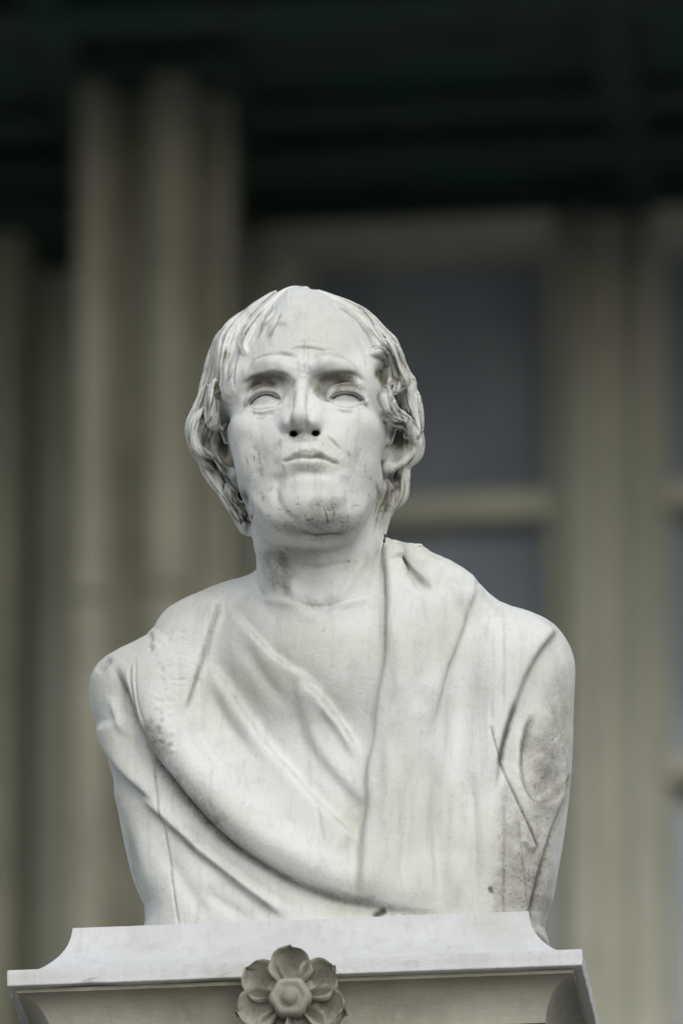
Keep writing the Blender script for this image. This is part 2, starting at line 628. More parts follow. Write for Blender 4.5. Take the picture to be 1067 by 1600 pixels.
class Clay:
    """a mesh in view-aligned sculpt coordinates that chisel strokes move; grime is per-vertex darkening, dirt and painted shade"""
    def __init__(s, v, f, wound=False):
        w = v2w(v)                      # wind the faces so that they look outward in the world
        vol = np.einsum('ij,ij->i', w[f[:, 0]] - w[0], np.cross(w[f[:, 1]] - w[0], w[f[:, 2]] - w[0])).sum()
        s.v, s.f = v, (f if vol > 0 or wound else f[:, ::-1].copy())
        s.g = np.zeros(len(v))
        s.mask = 1.0
        s.renorm()

    def renorm(s, it=0):
        s.n = -vnormals(s.v, s.f)         # sculpt coordinates are left-handed
        w = DIST * PXM
        k = w / (w - s.v[:, 2])
        s.p = np.stack([CX + (s.v[:, 0] - CX) * k, CY + (s.v[:, 1] - CY) * k], 1)
        s.front = np.clip(s.n[:, 2] * 4 + 0.2, 0, 1) * s.mask

    def near(s, pts, reach, zmin=None, zmax=None):
        P = spline(pts)
        lo, hi = P.min(0) - reach, P.max(0) + reach
        m = (s.p[:, 0] > lo[0]) & (s.p[:, 0] < hi[0]) & (s.p[:, 1] > lo[1]) & (s.p[:, 1] < hi[1]) & (s.front > 0)
        if zmin is not None: m &= s.v[:, 2] > zmin
        if zmax is not None: m &= s.v[:, 2] < zmax
        ii = np.nonzero(m)[0]
        best = np.full(len(ii), 1e9)
        sg = np.zeros(len(ii))
        tt = np.zeros(len(ii))
        seg = np.linalg.norm(P[1:] - P[:-1], axis=1)
        cum = np.concatenate([[0], np.cumsum(seg)])
        q = s.p[ii]
        for j in range(len(P) - 1):
            a, ba = P[j], P[j + 1] - P[j]
            L2 = (ba ** 2).sum() + 1e-9
            t = np.clip(((q - a) @ ba) / L2, 0, 1)
            dd = q - a - t[:, None] * ba
            r = np.hypot(dd[:, 0], dd[:, 1])
            cr = ba[0] * (q[:, 1] - a[1]) - ba[1] * (q[:, 0] - a[0])
            b = r < best
            best[b] = r[b]
            sg[b] = np.sign(cr[b])
            tt[b] = (cum[j] + t[b] * seg[j]) / cum[-1]
        return ii, best, sg, tt

    @staticmethod
    def taper(t, e0, e1):
        a = np.clip(t / e0, 0, 1) if e0 > 0 else 1
        b = np.clip((1 - t) / e1, 0, 1) if e1 > 0 else 1
        x = np.minimum(a, b)
        return x * x * (3 - 2 * x)

    def line(s, pts, w, h, ends=(0.15, 0.15), grime=0.0, gw=None, zmin=None, zmax=None, along=None):
        """groove (h<0) or ridge (h>0) with a bell profile"""
        gw = gw or w * 1.2
        ii, r, sg, t = s.near(pts, max(w, gw) * 2.6, zmin, zmax)
        k = s.taper(t, *ends) * s.front[ii]
        amt = (h * k * np.exp(-(r / w) ** 2))[:, None]
        s.v[ii] += amt * (s.n[ii] if along is None else np.array(along))
        if grime: s.g[ii] += grime * k * np.exp(-(r / gw) ** 2)

    def step(s, pts, hi, w_hi, lo, w_lo, ends=(0.15, 0.15), side=1, soft=1.6, grime=0.0, gw=5, zmin=None, zmax=None, power=1.0):
        """an overlapping edge: one side (side=+1: right of travel on screen) raised by hi, the other sunk by lo"""
        ii, r, sg, t = s.near(pts, max(w_hi, w_lo, gw) * 3.0, zmin, zmax)
        k = s.taper(t, *ends) * s.front[ii]
        x = r * sg * side
        up = 1 / (1 + np.exp(-x / soft))
        amt = up * hi * np.exp(-(np.maximum(x, 0) / w_hi) ** power) - (1 - up) * lo * np.exp(-(np.maximum(-x, 0) / w_lo) ** power)
        s.v[ii] += (k * amt)[:, None] * s.n[ii]
        if grime: s.g[ii] += grime * k * np.exp(-(x / gw) ** 2)

    def blob(s, c, r, h, grime=0.0, rot=0.0, zmin=None):
        c, r = np.array(c, float), np.broadcast_to(np.array(r, float), (2,))
        d = s.p - c
        ca, sa = math.cos(rot), math.sin(rot)
        e = ((d[:, 0] * ca + d[:, 1] * sa) / r[0]) ** 2 + ((-d[:, 0] * sa + d[:, 1] * ca) / r[1]) ** 2
        w = np.exp(-e) * s.front
        if zmin is not None: w = w * (s.v[:, 2] > zmin)
        if h: s.v += (h * w)[:, None] * s.n
        if grime: s.g += grime * w


def finish(name_faces, V, F, N, G, parents, mat, base_loc):
    """split one sculpted surface into named parts; shared normals keep the joints invisible"""
    W = v2w(V)
    # direction vectors turn the same way
    nW = N[:, 0:1] * np.array((1.0, 0, 0)) - N[:, 1:2] * np.array(UP) - N[:, 2:3] * np.array(FWD)
    objs = {}
    for nm, mask, par in name_faces:
        f = F[mask]
        used = np.unique(f)
        if len(used) == 0: continue
        mp = np.full(len(V), -1, np.int64)
        mp[used] = np.arange(len(used))
        me = np_mesh(nm, W[used] - np.array(base_loc), mp[f])
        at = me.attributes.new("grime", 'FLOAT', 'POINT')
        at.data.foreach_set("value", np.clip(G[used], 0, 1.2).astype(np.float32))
        me.normals_split_custom_set_from_vertices([tuple(q) for q in nW[used]])
        objs.setdefault(nm, []).append(link(nm, me, mat, objs[par][0] if isinstance(par, str) else par))
    return objs


# ------------------------------------------------------------------ head
CM = 18.5
HO = np.array((480.0, 693.0, 0.0))
TH, PS = math.radians(20), YAW


def h2v(p):
    p = np.asarray(p, float)
    x, u, f = p[..., 0], p[..., 1], p[..., 2]
    x1 = x * math.cos(PS) + f * math.sin(PS)
    f1 = f * math.cos(PS) - x * math.sin(PS)
    up = u * math.cos(TH) + f1 * math.sin(TH)
    z = f1 * math.cos(TH) - u * math.sin(TH)
    return np.stack([HO[0] + CM * x1, HO[1] - CM * up, HO[2] + CM * z], -1)


def v2h(p):
    p = np.asarray(p, float)
    x1 = (p[..., 0] - HO[0]) / CM
    up = (HO[1] - p[..., 1]) / CM
    z = (p[..., 2] - HO[2]) / CM
    f1 = z * math.cos(TH) + up * math.sin(TH)
    u = up * math.cos(TH) - z * math.sin(TH)
    x = x1 * math.cos(PS) - f1 * math.sin(PS)
    f = f1 * math.cos(PS) + x1 * math.sin(PS)
    return np.stack([x, u, f], -1)


# rows = view axes seen from the head (for ellipsoids that are laid out along the view)
RV = np.stack([v2h(HO + np.array(a)) * CM for a in ((1.0, 0, 0), (0, -1.0, 0), (0, 0, 1.0))])


def mx(u):
    """the carved face is not symmetrical: its midline drifts to the right towards the chin"""
    return np.interp(u, [-10, -5, -2, 3], [0.62, 0.46, 0.35, 0.15])


VOX_H = 0.068
HLO, HHI = (-11.6, -21.0, -11.5), (11.4, 14.4, 13.6)


def neck_k(v):
    """how widely the neck runs into the breast: softly on bare skin, sharply against cloth"""
    a = np.clip((v[:, 0] - 396) / 34, 0, 1) * np.clip((606 - v[:, 0]) / 34, 0, 1) * np.clip((v[:, 2] + 10) / 40, 0, 1) * np.clip((1040 - v[:, 1]) / 90, 0, 1)
    return (0.05 + (26.0 / CM) * a * a * (3 - 2 * a)).astype(np.float32)


def build_head(T):
    S = Field(HLO, HHI, VOX_H)      # skin
    e, c = S.ell, S.cap
    def M(x, u, f): return (x + float(mx(u)), u, f)
    def vt(pts, rad, k, op='add'): S.tube(v2h(np.array(pts, float)), np.array(rad) / CM, k, op)
    # cranium, face mass, jaw
    e((0, 4.2, 0.0), (7.5, 9.1, 9.4), 4.0)
    e(M(0, -2.2, 2.6), (6.1, 7.2, 6.8), 2.0)
    e(M(0, -4.6, 6.2), (3.7, 3.5, 3.3), 2.0)
    for s in (-1, 1):
        e(M(s * 4.3, -0.9, 5.9), (2.0, 1.4, 2.2), 1.6)                # cheekbone
        e(M(s * 3.4, -3.6, 5.2), (2.55, 3.6, 3.0), 1.8)                # cheek
        c(M(s * 1.5, -8.0, 6.8), M(s * 4.35, -5.0, 1.8), 1.65, 1.6, 2.0)  # jaw
        e((s * 5.2, 3.4, 5.2), (1.6, 2.0, 2.2), 1.5)                   # temple edge
    e(M(0, -8.2, 7.1), (2.6, 1.8, 2.1), 1.8)                           # chin
    e(M(0, -7.9, 4.0), (4.8, 2.5, 4.4), 1.8)                           # under-jaw
    # brow
    for s in (-1, 1):
        S.tube([M(s * 0.6, 3.2, 8.85), M(s * 2.0, 3.55, 8.8), M(s * 3.9, 3.45, 7.65), M(s * 5.1, 2.5, 6.0)], [0.72, 0.95, 0.92, 0.65], 0.6)
    e(M(0, 3.3, 8.7), (1.2, 1.0, 0.95), 0.8)
    # eye sockets
    for s in (-1, 1):
        ex = 3.42 * s
        e((ex * 0.95, 1.62, 9.6), (2.15, 1.25, 2.9), 0.55, 'sub')
        e((s * 1.75 + float(mx(1.4)), 1.6, 9.5), (0.95, 1.2, 1.6), 0.7, 'sub')
    # eyeballs and lids (view coordinates)
    for (cx, cy, cz, up, lo) in ((412, 626, 104, [(384, 634), (395, 620), (411, 612), (428, 614), (442, 626)], [(384, 634), (398, 639), (414, 639), (430, 634), (442, 626)]),
                                 (540, 623, 115, [(513, 624), (523, 615), (539, 611), (557, 615), (572, 629)], [(513, 624), (526, 631), (541, 634), (558, 633), (572, 629)])):
        e(v2h(np.array((cx, cy, cz), float)), np.array((27, 24, 24)) / CM, 0.2, 'add', RV)
        def onball(pp, lift):
            pp = spline(pp, 4)
            dx, dy = pp[:, 0] - cx, pp[:, 1] - cy
            return np.column_stack([pp, cz + 27 * np.sqrt(np.maximum(1 - (dx / 30) ** 2 - (dy / 27) ** 2, 0.10)) + lift])
        u_ = onball(up, 0.5)
        vt(u_ + np.array((0, 0, 3.0)), 3.4 + 1.8 * np.sin(np.linspace(0, np.pi, len(u_))), 0.06)
        hood = onball([(x, y - 8) for x, y in up[:-1]] + [(up[-1][0] + 1, up[-1][1] - 2)], 0)
        vt(hood, 3.2, 0.45)
        l_ = onball(lo, -0.5)
        vt(l_, 2.6 + 1.2 * np.sin(np.linspace(0, np.pi, len(l_))), 0.15)
    # nose
    def Q(x, u, f): return (x + 0.52, u, f)
    S.tube([Q(-0.15, 3.0, 8.45), Q(-0.05, 1.0, 9.5), Q(0, -0.6, 10.4), Q(0, -1.6, 10.95)], [0.60, 0.48, 0.52, 0.62], 0.6)
    e(Q(0, -1.72, 11.05), (0.58, 0.52, 0.6), 0.5)
    for s in (-1, 1):
        c(Q(s * 0.75, 1.0, 8.3), Q(s * 0.95, -1.4, 9.1), 0.45, 0.62, 0.9)  # flank
        e(Q(s * 1.05, -1.9, 9.7), (0.55, 0.60, 0.95), 0.55)              # wing
    e(Q(0, -2.2, 10.15), (0.36, 0.42, 1.15), 0.35)                         # columella
    for (x, y, z) in ((459.5, 679, 172), (493.5, 678, 176)):
        e(v2h(np.array((x, y, z), float)), np.array((6.5, 5.0, 40)) / CM, 0.35, 'sub', RV)
    # mouth
    mo = -4.75
    S.tube([M(-2.4, mo + 0.0, 8.65), M(-1.3, mo + 0.38, 9.4), M(-0.3, mo + 0.55, 9.72), M(0.3, mo + 0.55, 9.72), M(1.3, mo + 0.38, 9.4), M(2.4, mo + 0.0, 8.65)],
           [0.2, 0.33, 0.38, 0.38, 0.33, 0.2], 0.8)
    S.tube([M(-1.9, mo - 0.75, 8.8), M(-1.0, mo - 0.7, 9.4), M(0, mo - 0.65, 9.6), M(1.0, mo - 0.7, 9.4), M(1.9, mo - 0.75, 8.8)],
           [0.3, 0.52, 0.56, 0.52, 0.3], 1.0)
    # neck (view coordinates)
    vt([(486, 760, -20), (497, 850, 0), (502, 1000, 5)], [98, 97, 99], 1.2)
    vt([(408, 770, -20), (425, 850, 40), (466, 940, 84)], [26, 27, 22], 1.0)
    vt([(590, 770, -20), (575, 850, 35), (530, 945, 84)], [22, 24, 20], 1.2)
    vt([(497, 850, 66), (497, 900, 70)], [30, 26], 1.4)

    # ears (view coordinates)
    E = Field(HLO, HHI, VOX_H)
    def et(pts, rad, k, op='add'): E.tube(v2h(np.array(pts, float) + np.array((0, 0, 16.0))), np.array(rad) / CM, k, op)
    def eb(cn, r, k, op='add'): E.ell(v2h(np.array(cn, float) + np.array((0, 0, 16.0))), np.array(r) / CM, k, op, RV)
    # right
    eb((618, 702, -14), (24, 36, 12), 0.3)
    eb((622, 694, 6), (13, 24, 17), 0.25, 'sub')
    et([(609, 690, 6), (616, 668, 4), (632, 662, -4), (646, 682, -8), (645, 708, -6), (634, 726, 0), (618, 736, 4), (607, 736, 4)], [6, 7, 7, 7, 7, 7, 7, 6], 0.3)
    eb((609, 732, 2), (8, 11, 9), 0.5)
    # left
    eb((345, 708, -20), (18, 38, 12), 0.3)
    eb((343, 702, -2), (9, 24, 14), 0.25, 'sub')
    et([(352, 690, 2), (347, 672, 0), (336, 668, -8), (327, 690, -12), (330, 716, -10), (342, 738, 0), (356, 748, 6)], [5, 6, 6, 6, 7, 8, 8], 0.3)
    eb((358, 744, 6), (9, 10, 10), 0.35)

    # hair
    H = Field(HLO, HHI, VOX_H)
    hc, hr = np.array((478.0, 602.0, -30.0)), np.array((141.0, 145.0, 170.0))
    H.ell(v2h(hc), hr / CM, 4.0, 'add', RV)
    H.ell(v2h(np.array((478.0, 690.0, -90.0))), np.array((166.0, 105.0, 104.0)) / CM, 2.0, 'add', RV)
    H.ell(v2h(np.array((482.0, 770.0, -90.0))), np.array((140.0, 80.0, 90.0)) / CM, 2.0, 'add', RV)
    # the face opening
    H.ell(v2h(np.array((481.0, 645.0, 190.0))), np.array((118.0, 225.0, 225.0)) / CM, 1.0, 'sub', RV)

    def zcap(x, y):
        q = 1 - ((x - hc[0]) / hr[0]) ** 2 - ((y - hc[1]) / hr[1]) ** 2
        return hc[2] + hr[2] * np.sqrt(np.maximum(q, 0.0))
    locks = LOCKS
    for L in locks:
        pts = spline(L[0], 5)
        n = len(pts)
        t = np.linspace(0, 1, n)
        big = 1.0 if 395 < pts[:, 0].mean() < 560 and pts[:, 1].mean() < 520 else 1.3
        r0, r1, lift = L[1] * 1.12 * big, L[2] * 1.15 * big, L[3] + 3
        rad = (r0 + (r1 - r0) * t) * (0.25 + 0.75 * np.clip(t / 0.3, 0, 1) ** 0.7) * (0.45 + 0.55 * np.clip((1 - t) / 0.35, 0, 1))
        if pts.shape[1] == 2:
            z = zcap(pts[:, 0], pts[:, 1])
            z = np.convolve(np.pad(z, 3, 'edge'), np.ones(7) / 7, 'valid') + lift
            pts = np.column_stack([pts, z])
        else: pts = pts + np.array((0, 0, lift))
        # each lock is a twist of three strands
        d = np.gradient(pts, axis=0)
        nx = np.column_stack([-d[:, 1], d[:, 0], np.zeros(n)])
        nx /= np.maximum(np.linalg.norm(nx, axis=1, keepdims=True), 1e-6)
        ph = random.uniform(0, 6)
        for j in range(2 if big > 1 and L[1] > 12 else 1 if big > 1 else 3):
            an = ph + j * (math.pi if big > 1 else 2.1) + t * 2.0
            if big > 1 and L[1] <= 12: an = an * 0 + math.pi / 2
            off = nx * (np.cos(an) * rad * 0.62)[:, None] + np.array((0, 0, 1.0)) * (np.sin(an) * rad * 0.5)[:, None]
            H.tube(v2h(pts + off), np.maximum(rad * ((0.72 if L[1] > 12 else 0.95) if big > 1 else 0.56), 1.3) / CM, 0.07)
    # drilled holes in the curls
    for (x, y, z, r) in ((370, 784, 0, 7), (339, 742, -30, 6), (347, 664, 10, 5), (347, 700, 0, 4), (599, 582, 70, 5), (625, 681, 0, 7)):
        H.ell(v2h(np.array((x, y, z), float)), np.array((r, r * 1.2, 70)) / CM, 0.15, 'sub', RV)

    # merge
    k = 0.35
    A = S.d
    h = np.maximum(k - np.abs(A - E.d), 0) / k
    A = np.minimum(A, E.d) - h * h * k * 0.25
    k = 0.30
    h = np.maximum(k - np.abs(A - H.d), 0) / k
    D = np.minimum(A, H.d) - h * h * k * 0.25
    # the throat flows into the breast: blend with the torso's field below the chin
    q = S.sl(HLO, (HHI[0], -7.0, HHI[2]))
    X, Y, Z = np.broadcast_arrays(*S.grid(q))
    P = h2v(np.stack([X, Y, Z], -1).reshape(-1, 3))
    td = T.sample(P).reshape(X.shape) / CM
    lo_ = (P[:, 1] > T.lo[1] + 2).reshape(X.shape)
    td = np.where(lo_, td, 3.0).astype(np.float32)
    tfull = np.full(S.d.shape, 5.0, np.float32)
    tfull[q] = td
    k = np.full(S.d.shape, 0.02, np.float32)
    k[q] = neck_k(P).reshape(X.shape)
    h = np.maximum(k - np.abs(D - tfull), 0) / k
    sd_ = D.copy()
    D = np.minimum(D, tfull) - h * h * k * 0.25
    V, F = surface_nets(D, HLO, VOX_H)
    G = Field(HLO, HHI, VOX_H * 50)
    G.n, G.d, G.vox = S.n, sd_, S.vox
    B = Field(HLO, HHI, VOX_H * 50)
    B.n, B.d, B.vox = S.n, tfull, S.vox
    kv = neck_k(h2v(V))
    gap = (G.sample(V) - B.sample(V)) / kv
    pure = gap > 0.95
    keep = ~pure[F].all(1)
    F = F[keep]
    used = np.unique(F)
    mp = np.zeros(len(V), np.int64)
    mp[used] = np.arange(len(used))
    V, F, gap = V[used], mp[F], gap[used]
    # the open grid edge below is inside the torso; drop its cap
    ls, le, lh = S.sample(V), E.sample(V), H.sample(V)
    return h2v(V), F, np.clip(gap * 0.5 + 0.5, 0, 1), sd_, np.where((lh < ls) & (lh < le), 2, np.where(le < ls, 1, 0))


LOCKS = [
    # left side, from crown to nape
    ([(468, 454), (432, 468), (404, 492), (390, 514), (380, 536), (384, 552)], 12, 9, 3),
    ([(440, 462), (425, 490), (415, 508), (408, 524)], 9, 5, -4),
    ([(430, 455), (395, 478), (372, 506), (356, 536), (352, 566)], 13, 9, 3),
    ([(398, 474), (368, 506), (356, 540), (346, 576), (345, 606), (356, 620), (367, 612)], 16, 15, 9),
    ([(366, 500), (340, 540), (326, 590), (320, 636), (332, 652)], 13, 9, 2),
    ([(346, 516), (326, 560), (314, 606), (303, 650), (302, 690)], 13, 10, 0),
    ([(330, 590, 40), (322, 630, 42), (330, 660, 42), (345, 668, 40)], 12, 8, 0),
    ([(318, 640, 20), (302, 668, 18), (304, 702, 15), (322, 716, 15)], 14, 10, 0),
    ([(312, 600, 5), (295, 648, -5), (297, 690, -10), (308, 728, -10), (328, 746, -8)], 14, 10, 0),
    ([(308, 712, -15), (324, 758, -15), (350, 790, -10), (374, 800, 5)], 15, 10, 0),
    ([(345, 768, 0), (356, 792, 5), (378, 806, 10), (388, 790, 14)], 12, 8, 0),
    ([(334, 756, -20), (350, 800, -20), (374, 826, -10), (392, 834, 0)], 14, 9, 0),
    ([(360, 790, -5), (372, 816, 0), (386, 832, 5)], 10, 6, 0),
    ([(326, 764, -15), (336, 798, -10), (362, 816, -4), (380, 800, 6), (370, 780, 8)], 12, 8, 4),
    ([(350, 800, -14), (366, 826, -8), (388, 836, 0)], 12, 8, 2),
    # crown
    ([(480, 450), (455, 470), (438, 492), (432, 508)], 7, 4, -8),
    ([(500, 450), (485, 466), (470, 486), (462, 500)], 6, 3, -9),
    ([(520, 455), (525, 470), (520, 490)], 6, 3, -9),
    # right side
    ([(500, 452), (545, 470), (580, 500), (600, 538), (604, 566)], 10, 8, 0),
    ([(530, 462), (580, 488), (610, 524), (624, 560), (634, 600)], 12, 9, 1),
    ([(568, 480), (608, 518), (628, 566), (642, 608), (648, 640)], 12, 9, 0),
    ([(578, 552), (596, 548), (612, 562), (614, 586), (602, 604), (590, 596)], 9, 6, 8),
    ([(610, 556), (620, 600), (630, 636), (646, 660)], 12, 9, 4),
    ([(602, 604, 70), (606, 630, 62), (618, 648, 48), (640, 662, 30), (652, 690, 15)], 12, 9, 0),
    ([(634, 590, 20), (648, 630, 8), (653, 670, 0), (652, 706, -5), (642, 732, -8)], 14, 10, 0),
    ([(602, 646, 54), (620, 654, 42), (640, 660, 26), (652, 672, 10)], 11, 8, 2),
    ([(652, 612, 0), (662, 645, -4), (655, 676, 4), (638, 682, 14)], 12, 8, 4),
    ([(606, 528, 60), (628, 556, 40), (632, 590, 36), (618, 612, 46)], 12, 9, 4),
    ([(640, 722, -20), (638, 752, -20), (632, 784, -15), (616, 806, -10)], 14, 8, 0),
    ([(622, 740, -20), (626, 774, -15), (614, 806, -10), (602, 836, -5), (597, 850, 0)], 14, 7, 0),
    ([(604, 752, -5), (608, 786, 0), (600, 822, 0)], 11, 7, 0),
]



def sculpt_head(c):
    # mouth
    mouth = [(437, 723), (446, 719), (458, 715), (472, 713), (483, 714), (495, 713), (508, 716), (520, 721), (531, 728)]
    c.line(mouth, 3.0, -6.5, (0.10, 0.10), grime=0.55, gw=3)
    c.line([(452, 711), (466, 706), (477, 703), (483, 705), (489, 703), (500, 707), (514, 713)], 3.0, 2.2, (0.2, 0.2), grime=0.3, gw=4)
    c.line([(448, 726), (466, 722), (485, 722), (505, 723), (520, 728)], 6.0, 2.6, (0.3, 0.3))
    c.line([(452, 741), (470, 739), (487, 740), (505, 742), (520, 744)], 7.0, -3.0, (0.4, 0.4))
    c.line([(483, 690), (483, 700)], 4.0, -2.2, (0.3, 0.2))
    c.blob((434, 727), (11, 10), -2.0, 0.08)
    c.blob((535, 731), (11, 10), -2.0, 0.1)
    # folds beside nose and mouth
    c.step([(446, 684), (437, 692), (430, 702), (424, 716)], 2.0, 14, 1.5, 8, (0.2, 0.5), side=1, grime=0.18)
    c.line([(508, 678), (518, 688), (530, 699), (543, 709)], 2.6, -1.8, (0.25, 0.5), grime=0.3, gw=2.5)
    c.step([(508, 678), (518, 688), (530, 699), (543, 709), (550, 722)], 2.0, 16, 0.5, 8, (0.2, 0.4), side=-1, soft=2.5)
    c.blob((400, 714), (20, 36), -9.0, 0.10)
    c.blob((570, 712), (20, 36), -8.0, 0.08)
    c.line([(440, 736), (431, 768), (440, 804)], 8, -4.5, (0.3, 0.3), grime=0.10, gw=9)
    c.line([(532, 738), (546, 770), (540, 804)], 8, -4.0, (0.3, 0.3), grime=0.08, gw=9)
    c.line([(384, 770), (410, 800), (450, 824)], 9, 3.5, (0.3, 0.3))
    c.line([(588, 766), (566, 796), (530, 822)], 9, 3.0, (0.3, 0.3))
    c.blob((500, 812), (78, 26), 0, 0.24)
    c.blob((412, 627), (22, 9), 0, 0.16)  # shade of the upper lid painted on the eyeball
    c.blob((541, 624), (22, 9), 0, 0.18)  # same lid shade on the other eyeball
    c.blob((394, 740), (22, 46), 0, 0.16)
    c.blob((566, 762), (22, 36), 0, 0.12)
    c.line([(461, 562), (464, 574), (460, 586)], 4.5, -2.0, (0.3, 0.3), grime=0.1, gw=3)
    c.line([(440, 688), (426, 704), (422, 726), (428, 746)], 9, -2.6, (0.3, 0.4), grime=0.05)
    c.line([(516, 686), (540, 702), (550, 724), (546, 746)], 9, -2.4, (0.3, 0.4), grime=0.05)
    c.line([(370, 664), (390, 674), (412, 670)], 14, 1.5, (0.3, 0.4))
    c.line([(556, 668), (578, 670), (594, 660)], 14, 1.5, (0.3, 0.4))
    c.line([(440, 762), (460, 752), (487, 750), (512, 753), (530, 764)], 10, 3.5, (0.3, 0.3))
    c.line([(440, 790), (450, 806), (470, 816)], 5, -2.0, (0.4, 0.4))
    R = random.Random(21)
    for i in range(40):                      # small chips and pits of the weathered face
        x, y = R.uniform(380, 590), R.uniform(630, 830)
        c.blob((x, y), (R.uniform(1.4, 2.4), R.uniform(2, 7)), -R.uniform(0.3, 0.8), R.choice((0, 0.1, 0.3)), R.uniform(-.4, .4))
    for i in range(26):
        x, y = R.uniform(420, 570), R.uniform(780, 832)
        c.line([(x, y), (x + R.uniform(2, 8), y + R.uniform(-3, 5))], 1.5, -R.uniform(0.4, 1.0), (0.3, 0.3), grime=0.22, gw=2)
    # forehead: frowning brow muscles and creases
    c.line([(378, 580), (392, 566), (412, 556), (436, 552), (456, 555), (470, 562)], 3.0, -4.2, (0.2, 0.25), grime=0.3, gw=3)
    c.line([(482, 560), (500, 553), (524, 555), (548, 563), (566, 578)], 3.0, -4.0, (0.2, 0.3), grime=0.28, gw=3)
    c.line([(388, 577), (404, 566), (428, 562), (452, 566)], 8.0, 5.0, (0.3, 0.3))
    c.line([(490, 568), (512, 563), (540, 569), (560, 584)], 8.0, 5.0, (0.3, 0.3))
    c.line([(444, 550), (462, 544), (482, 543), (504, 546), (530, 548)], 2.4, -2.6, (0.3, 0.4), grime=0.32, gw=2.5)
    c.line([(452, 538), (480, 533), (512, 536)], 2.2, -1.0, (0.4, 0.4), grime=0.1, gw=2.5)
    c.line([(474, 566), (476, 577), (473, 588)], 4.0, -2.8, (0.3, 0.3), grime=0.22, gw=3)
    c.line([(482, 570), (484, 580), (481, 590)], 2.2, -1.8, (0.3, 0.3), grime=0.15, gw=3)
    c.line([(377, 602), (388, 594), (402, 588), (428, 583), (456, 588)], 3.2, -2.0, (0.2, 0.2))
    c.line([(488, 591), (505, 585), (530, 583), (556, 585), (570, 597)], 3.2, -2.0, (0.2, 0.2))
    # sharp brows, lid edges
    c.step([(374, 604), (382, 595), (401, 587), (427, 582), (445, 585), (460, 592)], 2.5, 9, 5.0, 9, (0.15, 0.2), side=-1, soft=1.6)
    c.step([(484, 597), (492, 590), (504, 585), (527, 582), (552, 583), (566, 590), (573, 602)], 2.5, 9, 5.0, 9, (0.2, 0.15), side=-1, soft=1.6)
    c.renorm()
    for up, lo in (([(386, 633), (396, 622), (411, 615), (427, 617), (440, 626)], [(385, 635), (398, 639), (414, 639), (430, 634), (442, 626)]),
                   ([(514, 625), (525, 617), (540, 614), (556, 618), (571, 629)], [(514, 626), (526, 633), (541, 636), (558, 635), (572, 630)])):
        c.line(up, 2.4, -4.0, (0.12, 0.12), grime=0.6, gw=3.2)  # shadow below the lid edge darkened into the groove
        c.line([(x, y - 5) for x, y in up], 3.0, 1.6, (0.2, 0.2))
        c.line(lo, 1.8, -2.2, (0.2, 0.2), grime=0.2, gw=2)
        c.line([(x, y + 4.5) for x, y in lo], 3.0, 1.4, (0.2, 0.2))
        c.line([(x, y + 10) for x, y in lo[1:-1]], 3.5, -2.0, (0.3, 0.3), grime=0.12, gw=3)
    # crease of the upper lids, bags under the eyes, crow's feet
    c.line([(388, 618), (398, 606), (416, 600), (434, 604)], 2.2, -2.0, (0.3, 0.3), grime=0.35, gw=4)  # lid crease shading painted in, both eyes
    c.line([(512, 610), (526, 601), (544, 599), (562, 605), (572, 618)], 2.2, -2.0, (0.3, 0.3), grime=0.35, gw=4)
    c.line([(385, 642), (398, 646), (414, 645), (426, 640)], 2.2, -1.8, (0.3, 0.3), grime=0.2, gw=2.5)
    c.line([(394, 652), (408, 654), (418, 650)], 2.2, -1.4, (0.3, 0.4), grime=0.25, gw=2.5)
    c.line([(526, 641), (542, 643), (560, 640)], 2.2, -1.5, (0.3, 0.3), grime=0.12, gw=2.5)
    c.line([(383, 636), (374, 645), (366, 652)], 2.0, -1.3, (0.2, 0.4), grime=0.2, gw=2.5)
    # neck cords and creases
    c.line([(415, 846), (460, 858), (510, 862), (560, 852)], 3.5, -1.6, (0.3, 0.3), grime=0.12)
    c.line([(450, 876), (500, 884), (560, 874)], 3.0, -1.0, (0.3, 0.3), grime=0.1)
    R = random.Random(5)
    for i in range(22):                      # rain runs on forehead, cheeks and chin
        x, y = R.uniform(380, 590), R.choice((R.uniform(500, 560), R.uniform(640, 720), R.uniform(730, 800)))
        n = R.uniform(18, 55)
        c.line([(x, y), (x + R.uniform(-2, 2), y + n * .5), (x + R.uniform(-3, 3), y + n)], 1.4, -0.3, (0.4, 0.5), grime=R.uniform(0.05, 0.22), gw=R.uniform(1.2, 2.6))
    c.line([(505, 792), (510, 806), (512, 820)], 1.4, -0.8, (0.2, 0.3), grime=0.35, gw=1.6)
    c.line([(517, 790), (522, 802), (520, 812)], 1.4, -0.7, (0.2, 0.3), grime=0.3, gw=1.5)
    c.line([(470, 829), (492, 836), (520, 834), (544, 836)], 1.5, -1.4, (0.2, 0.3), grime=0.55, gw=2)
    c.line([(404, 700), (403, 716), (408, 734)], 1.6, -0.7, (0.2, 0.4), grime=0.3, gw=2)
